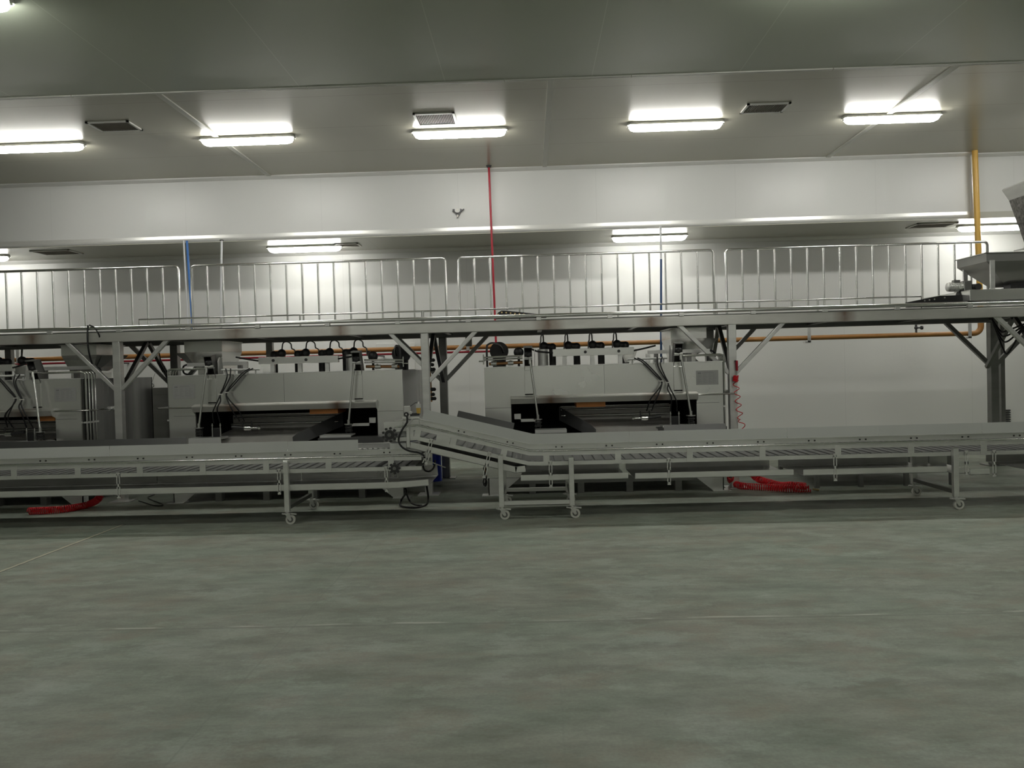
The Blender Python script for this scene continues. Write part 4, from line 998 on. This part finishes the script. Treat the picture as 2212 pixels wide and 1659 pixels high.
# blue container, valves on the centre post, small things
q0, q1 = at(936, 975, 11.0), at(946, 1026, 11.0)
t = thing('blue_container', ((q0.x + q1.x) / 2, 11.1, 0), 'tall blue plastic container beside the rear centre post', 'container')
MB().cyl(((q0.x + q1.x) / 2 - .03, 11.12, .0), ((q0.x + q1.x) / 2 - .03, 11.12, .62), .10, .095, 24).build('body', M['bluebin'], t)
MB().cyl(((q0.x + q1.x) / 2 - .03, 11.12, .62), ((q0.x + q1.x) / 2 - .03, 11.12, .65), .105, n=24).build('lid', M['bluebin'], t)
t = thing('valve_manifold', tuple(at(930, 800, 10.2)), 'column of black valve knobs behind the centre platform post', 'valves')
mb = MB().cyl(at(926, 775, 10.2), at(931, 868, 10.2), .02, n=8); mb.build('riser', M['copper'], t)
for px, py in ((932, 778), (930, 788), (933, 798), (934, 841), (932, 852), (935, 861)):
    qq = at(px, py, 10.2); MB().cyl(qq - Vector((.03, 0, 0)), qq + Vector((.03, 0, 0)), .028, .02, 8).sphere(qq + Vector((.025, 0, 0)), .024, 8, 6).build('valve_knob', M['black'], t)
# bundle of tubes under the left end of right oven
t = thing('cable_bundle', tuple(at(1047, 1010, 9.7)), 'tangled dark cable bundle hanging at the lower left corner of right oven', 'cable')
mb = MB()
for k_ in range(5):
    rr = random.Random(k_); mb.path([at(1044 + rr.random() * 8, 1000 + i * 12 + rr.random() * 5, 9.72 - .02 * k_) for i in range(5)], .007, 6, 5)
mb.build('cables', M['rubber'], t); MB().path([at(1050, 1003, 9.66), at(1048, 1015, 9.66), at(1051, 1028, 9.66)], .006, 6, 4).build('red_cable', M['copper'], t)
for px, x0_, lab in ((1240, None, 'loose black star-shaped scrap on floor behind the knee conveyor leg'),):
    q = onz(1098, 1082, .01); t = MB()
    for i in range(5):
        a = i * 2 * PI / 5 + .3; t.bar(q, q + Vector((math.cos(a) * .06, math.sin(a) * .04, .035 if i % 2 else .005)), .016, .006, (0, 0, 1))
    tag(t.build('plastic_scrap', M['black'], None), lab, 'scrap')
# hose coil tucked under the middle oven
hose('hose_coil', [Vector((-4.58 + .10 * math.cos(a), 9.45 + .01 * a, .24 + .05 * math.sin(a))) for a in [i * .5 for i in range(26)]], .012, M['rubber'], 'small black hose coil hung under left end of the middle oven', k=3)
hose('hose_coil', [Vector((2.33 + .12 * math.cos(a), 9.5 + .01 * a, .27 + .05 * math.sin(a))) for a in [i * .5 for i in range(26)]], .012, M['rubber'], 'small black hose coil hung under right end of the right oven', k=3)

# low rear machine table seen through the right conveyor's legs
t = thing('low_steel_table', (4.3, 10.4, 0), 'low dark steel table behind the right conveyor', 'table')
xa, xb = 3.42, 5.15
MB().box(xa, xb, 9.65, 11.2, .36, .44).build('table_top', M['steel_dark'], t, .004)
MB().box(xa, xb, 9.64, 9.66, .24, .40).build('apron', M['steel_dark'], t)
for x in (3.47, 4.0, 4.55, 5.10):
    for y in (9.70, 11.1): MB().box(x - .025, x + .025, y - .025, y + .025, 0, .40).build('leg', M['steel_dark'], t)

# ------------------------------------------------------------------ world and view
w = bpy.data.worlds.new('world'); bpy.context.scene.world = w; w.use_nodes = True
w.node_tree.nodes['Background'].inputs[0].default_value = (0, 0, 0, 1); w.node_tree.nodes['Background'].inputs[1].default_value = 0
sc = bpy.context.scene
sc.view_settings.view_transform = 'Standard'; sc.view_settings.look = 'None'
sc.view_settings.exposure = 0.06; sc.view_settings.gamma = 1
sc.cycles.max_bounces = 8; sc.cycles.diffuse_bounces = 6; sc.cycles.glossy_bounces = 4
sc.cycles.use_denoising = True
sc.cycles.caustics_reflective = False; sc.cycles.caustics_refractive = False
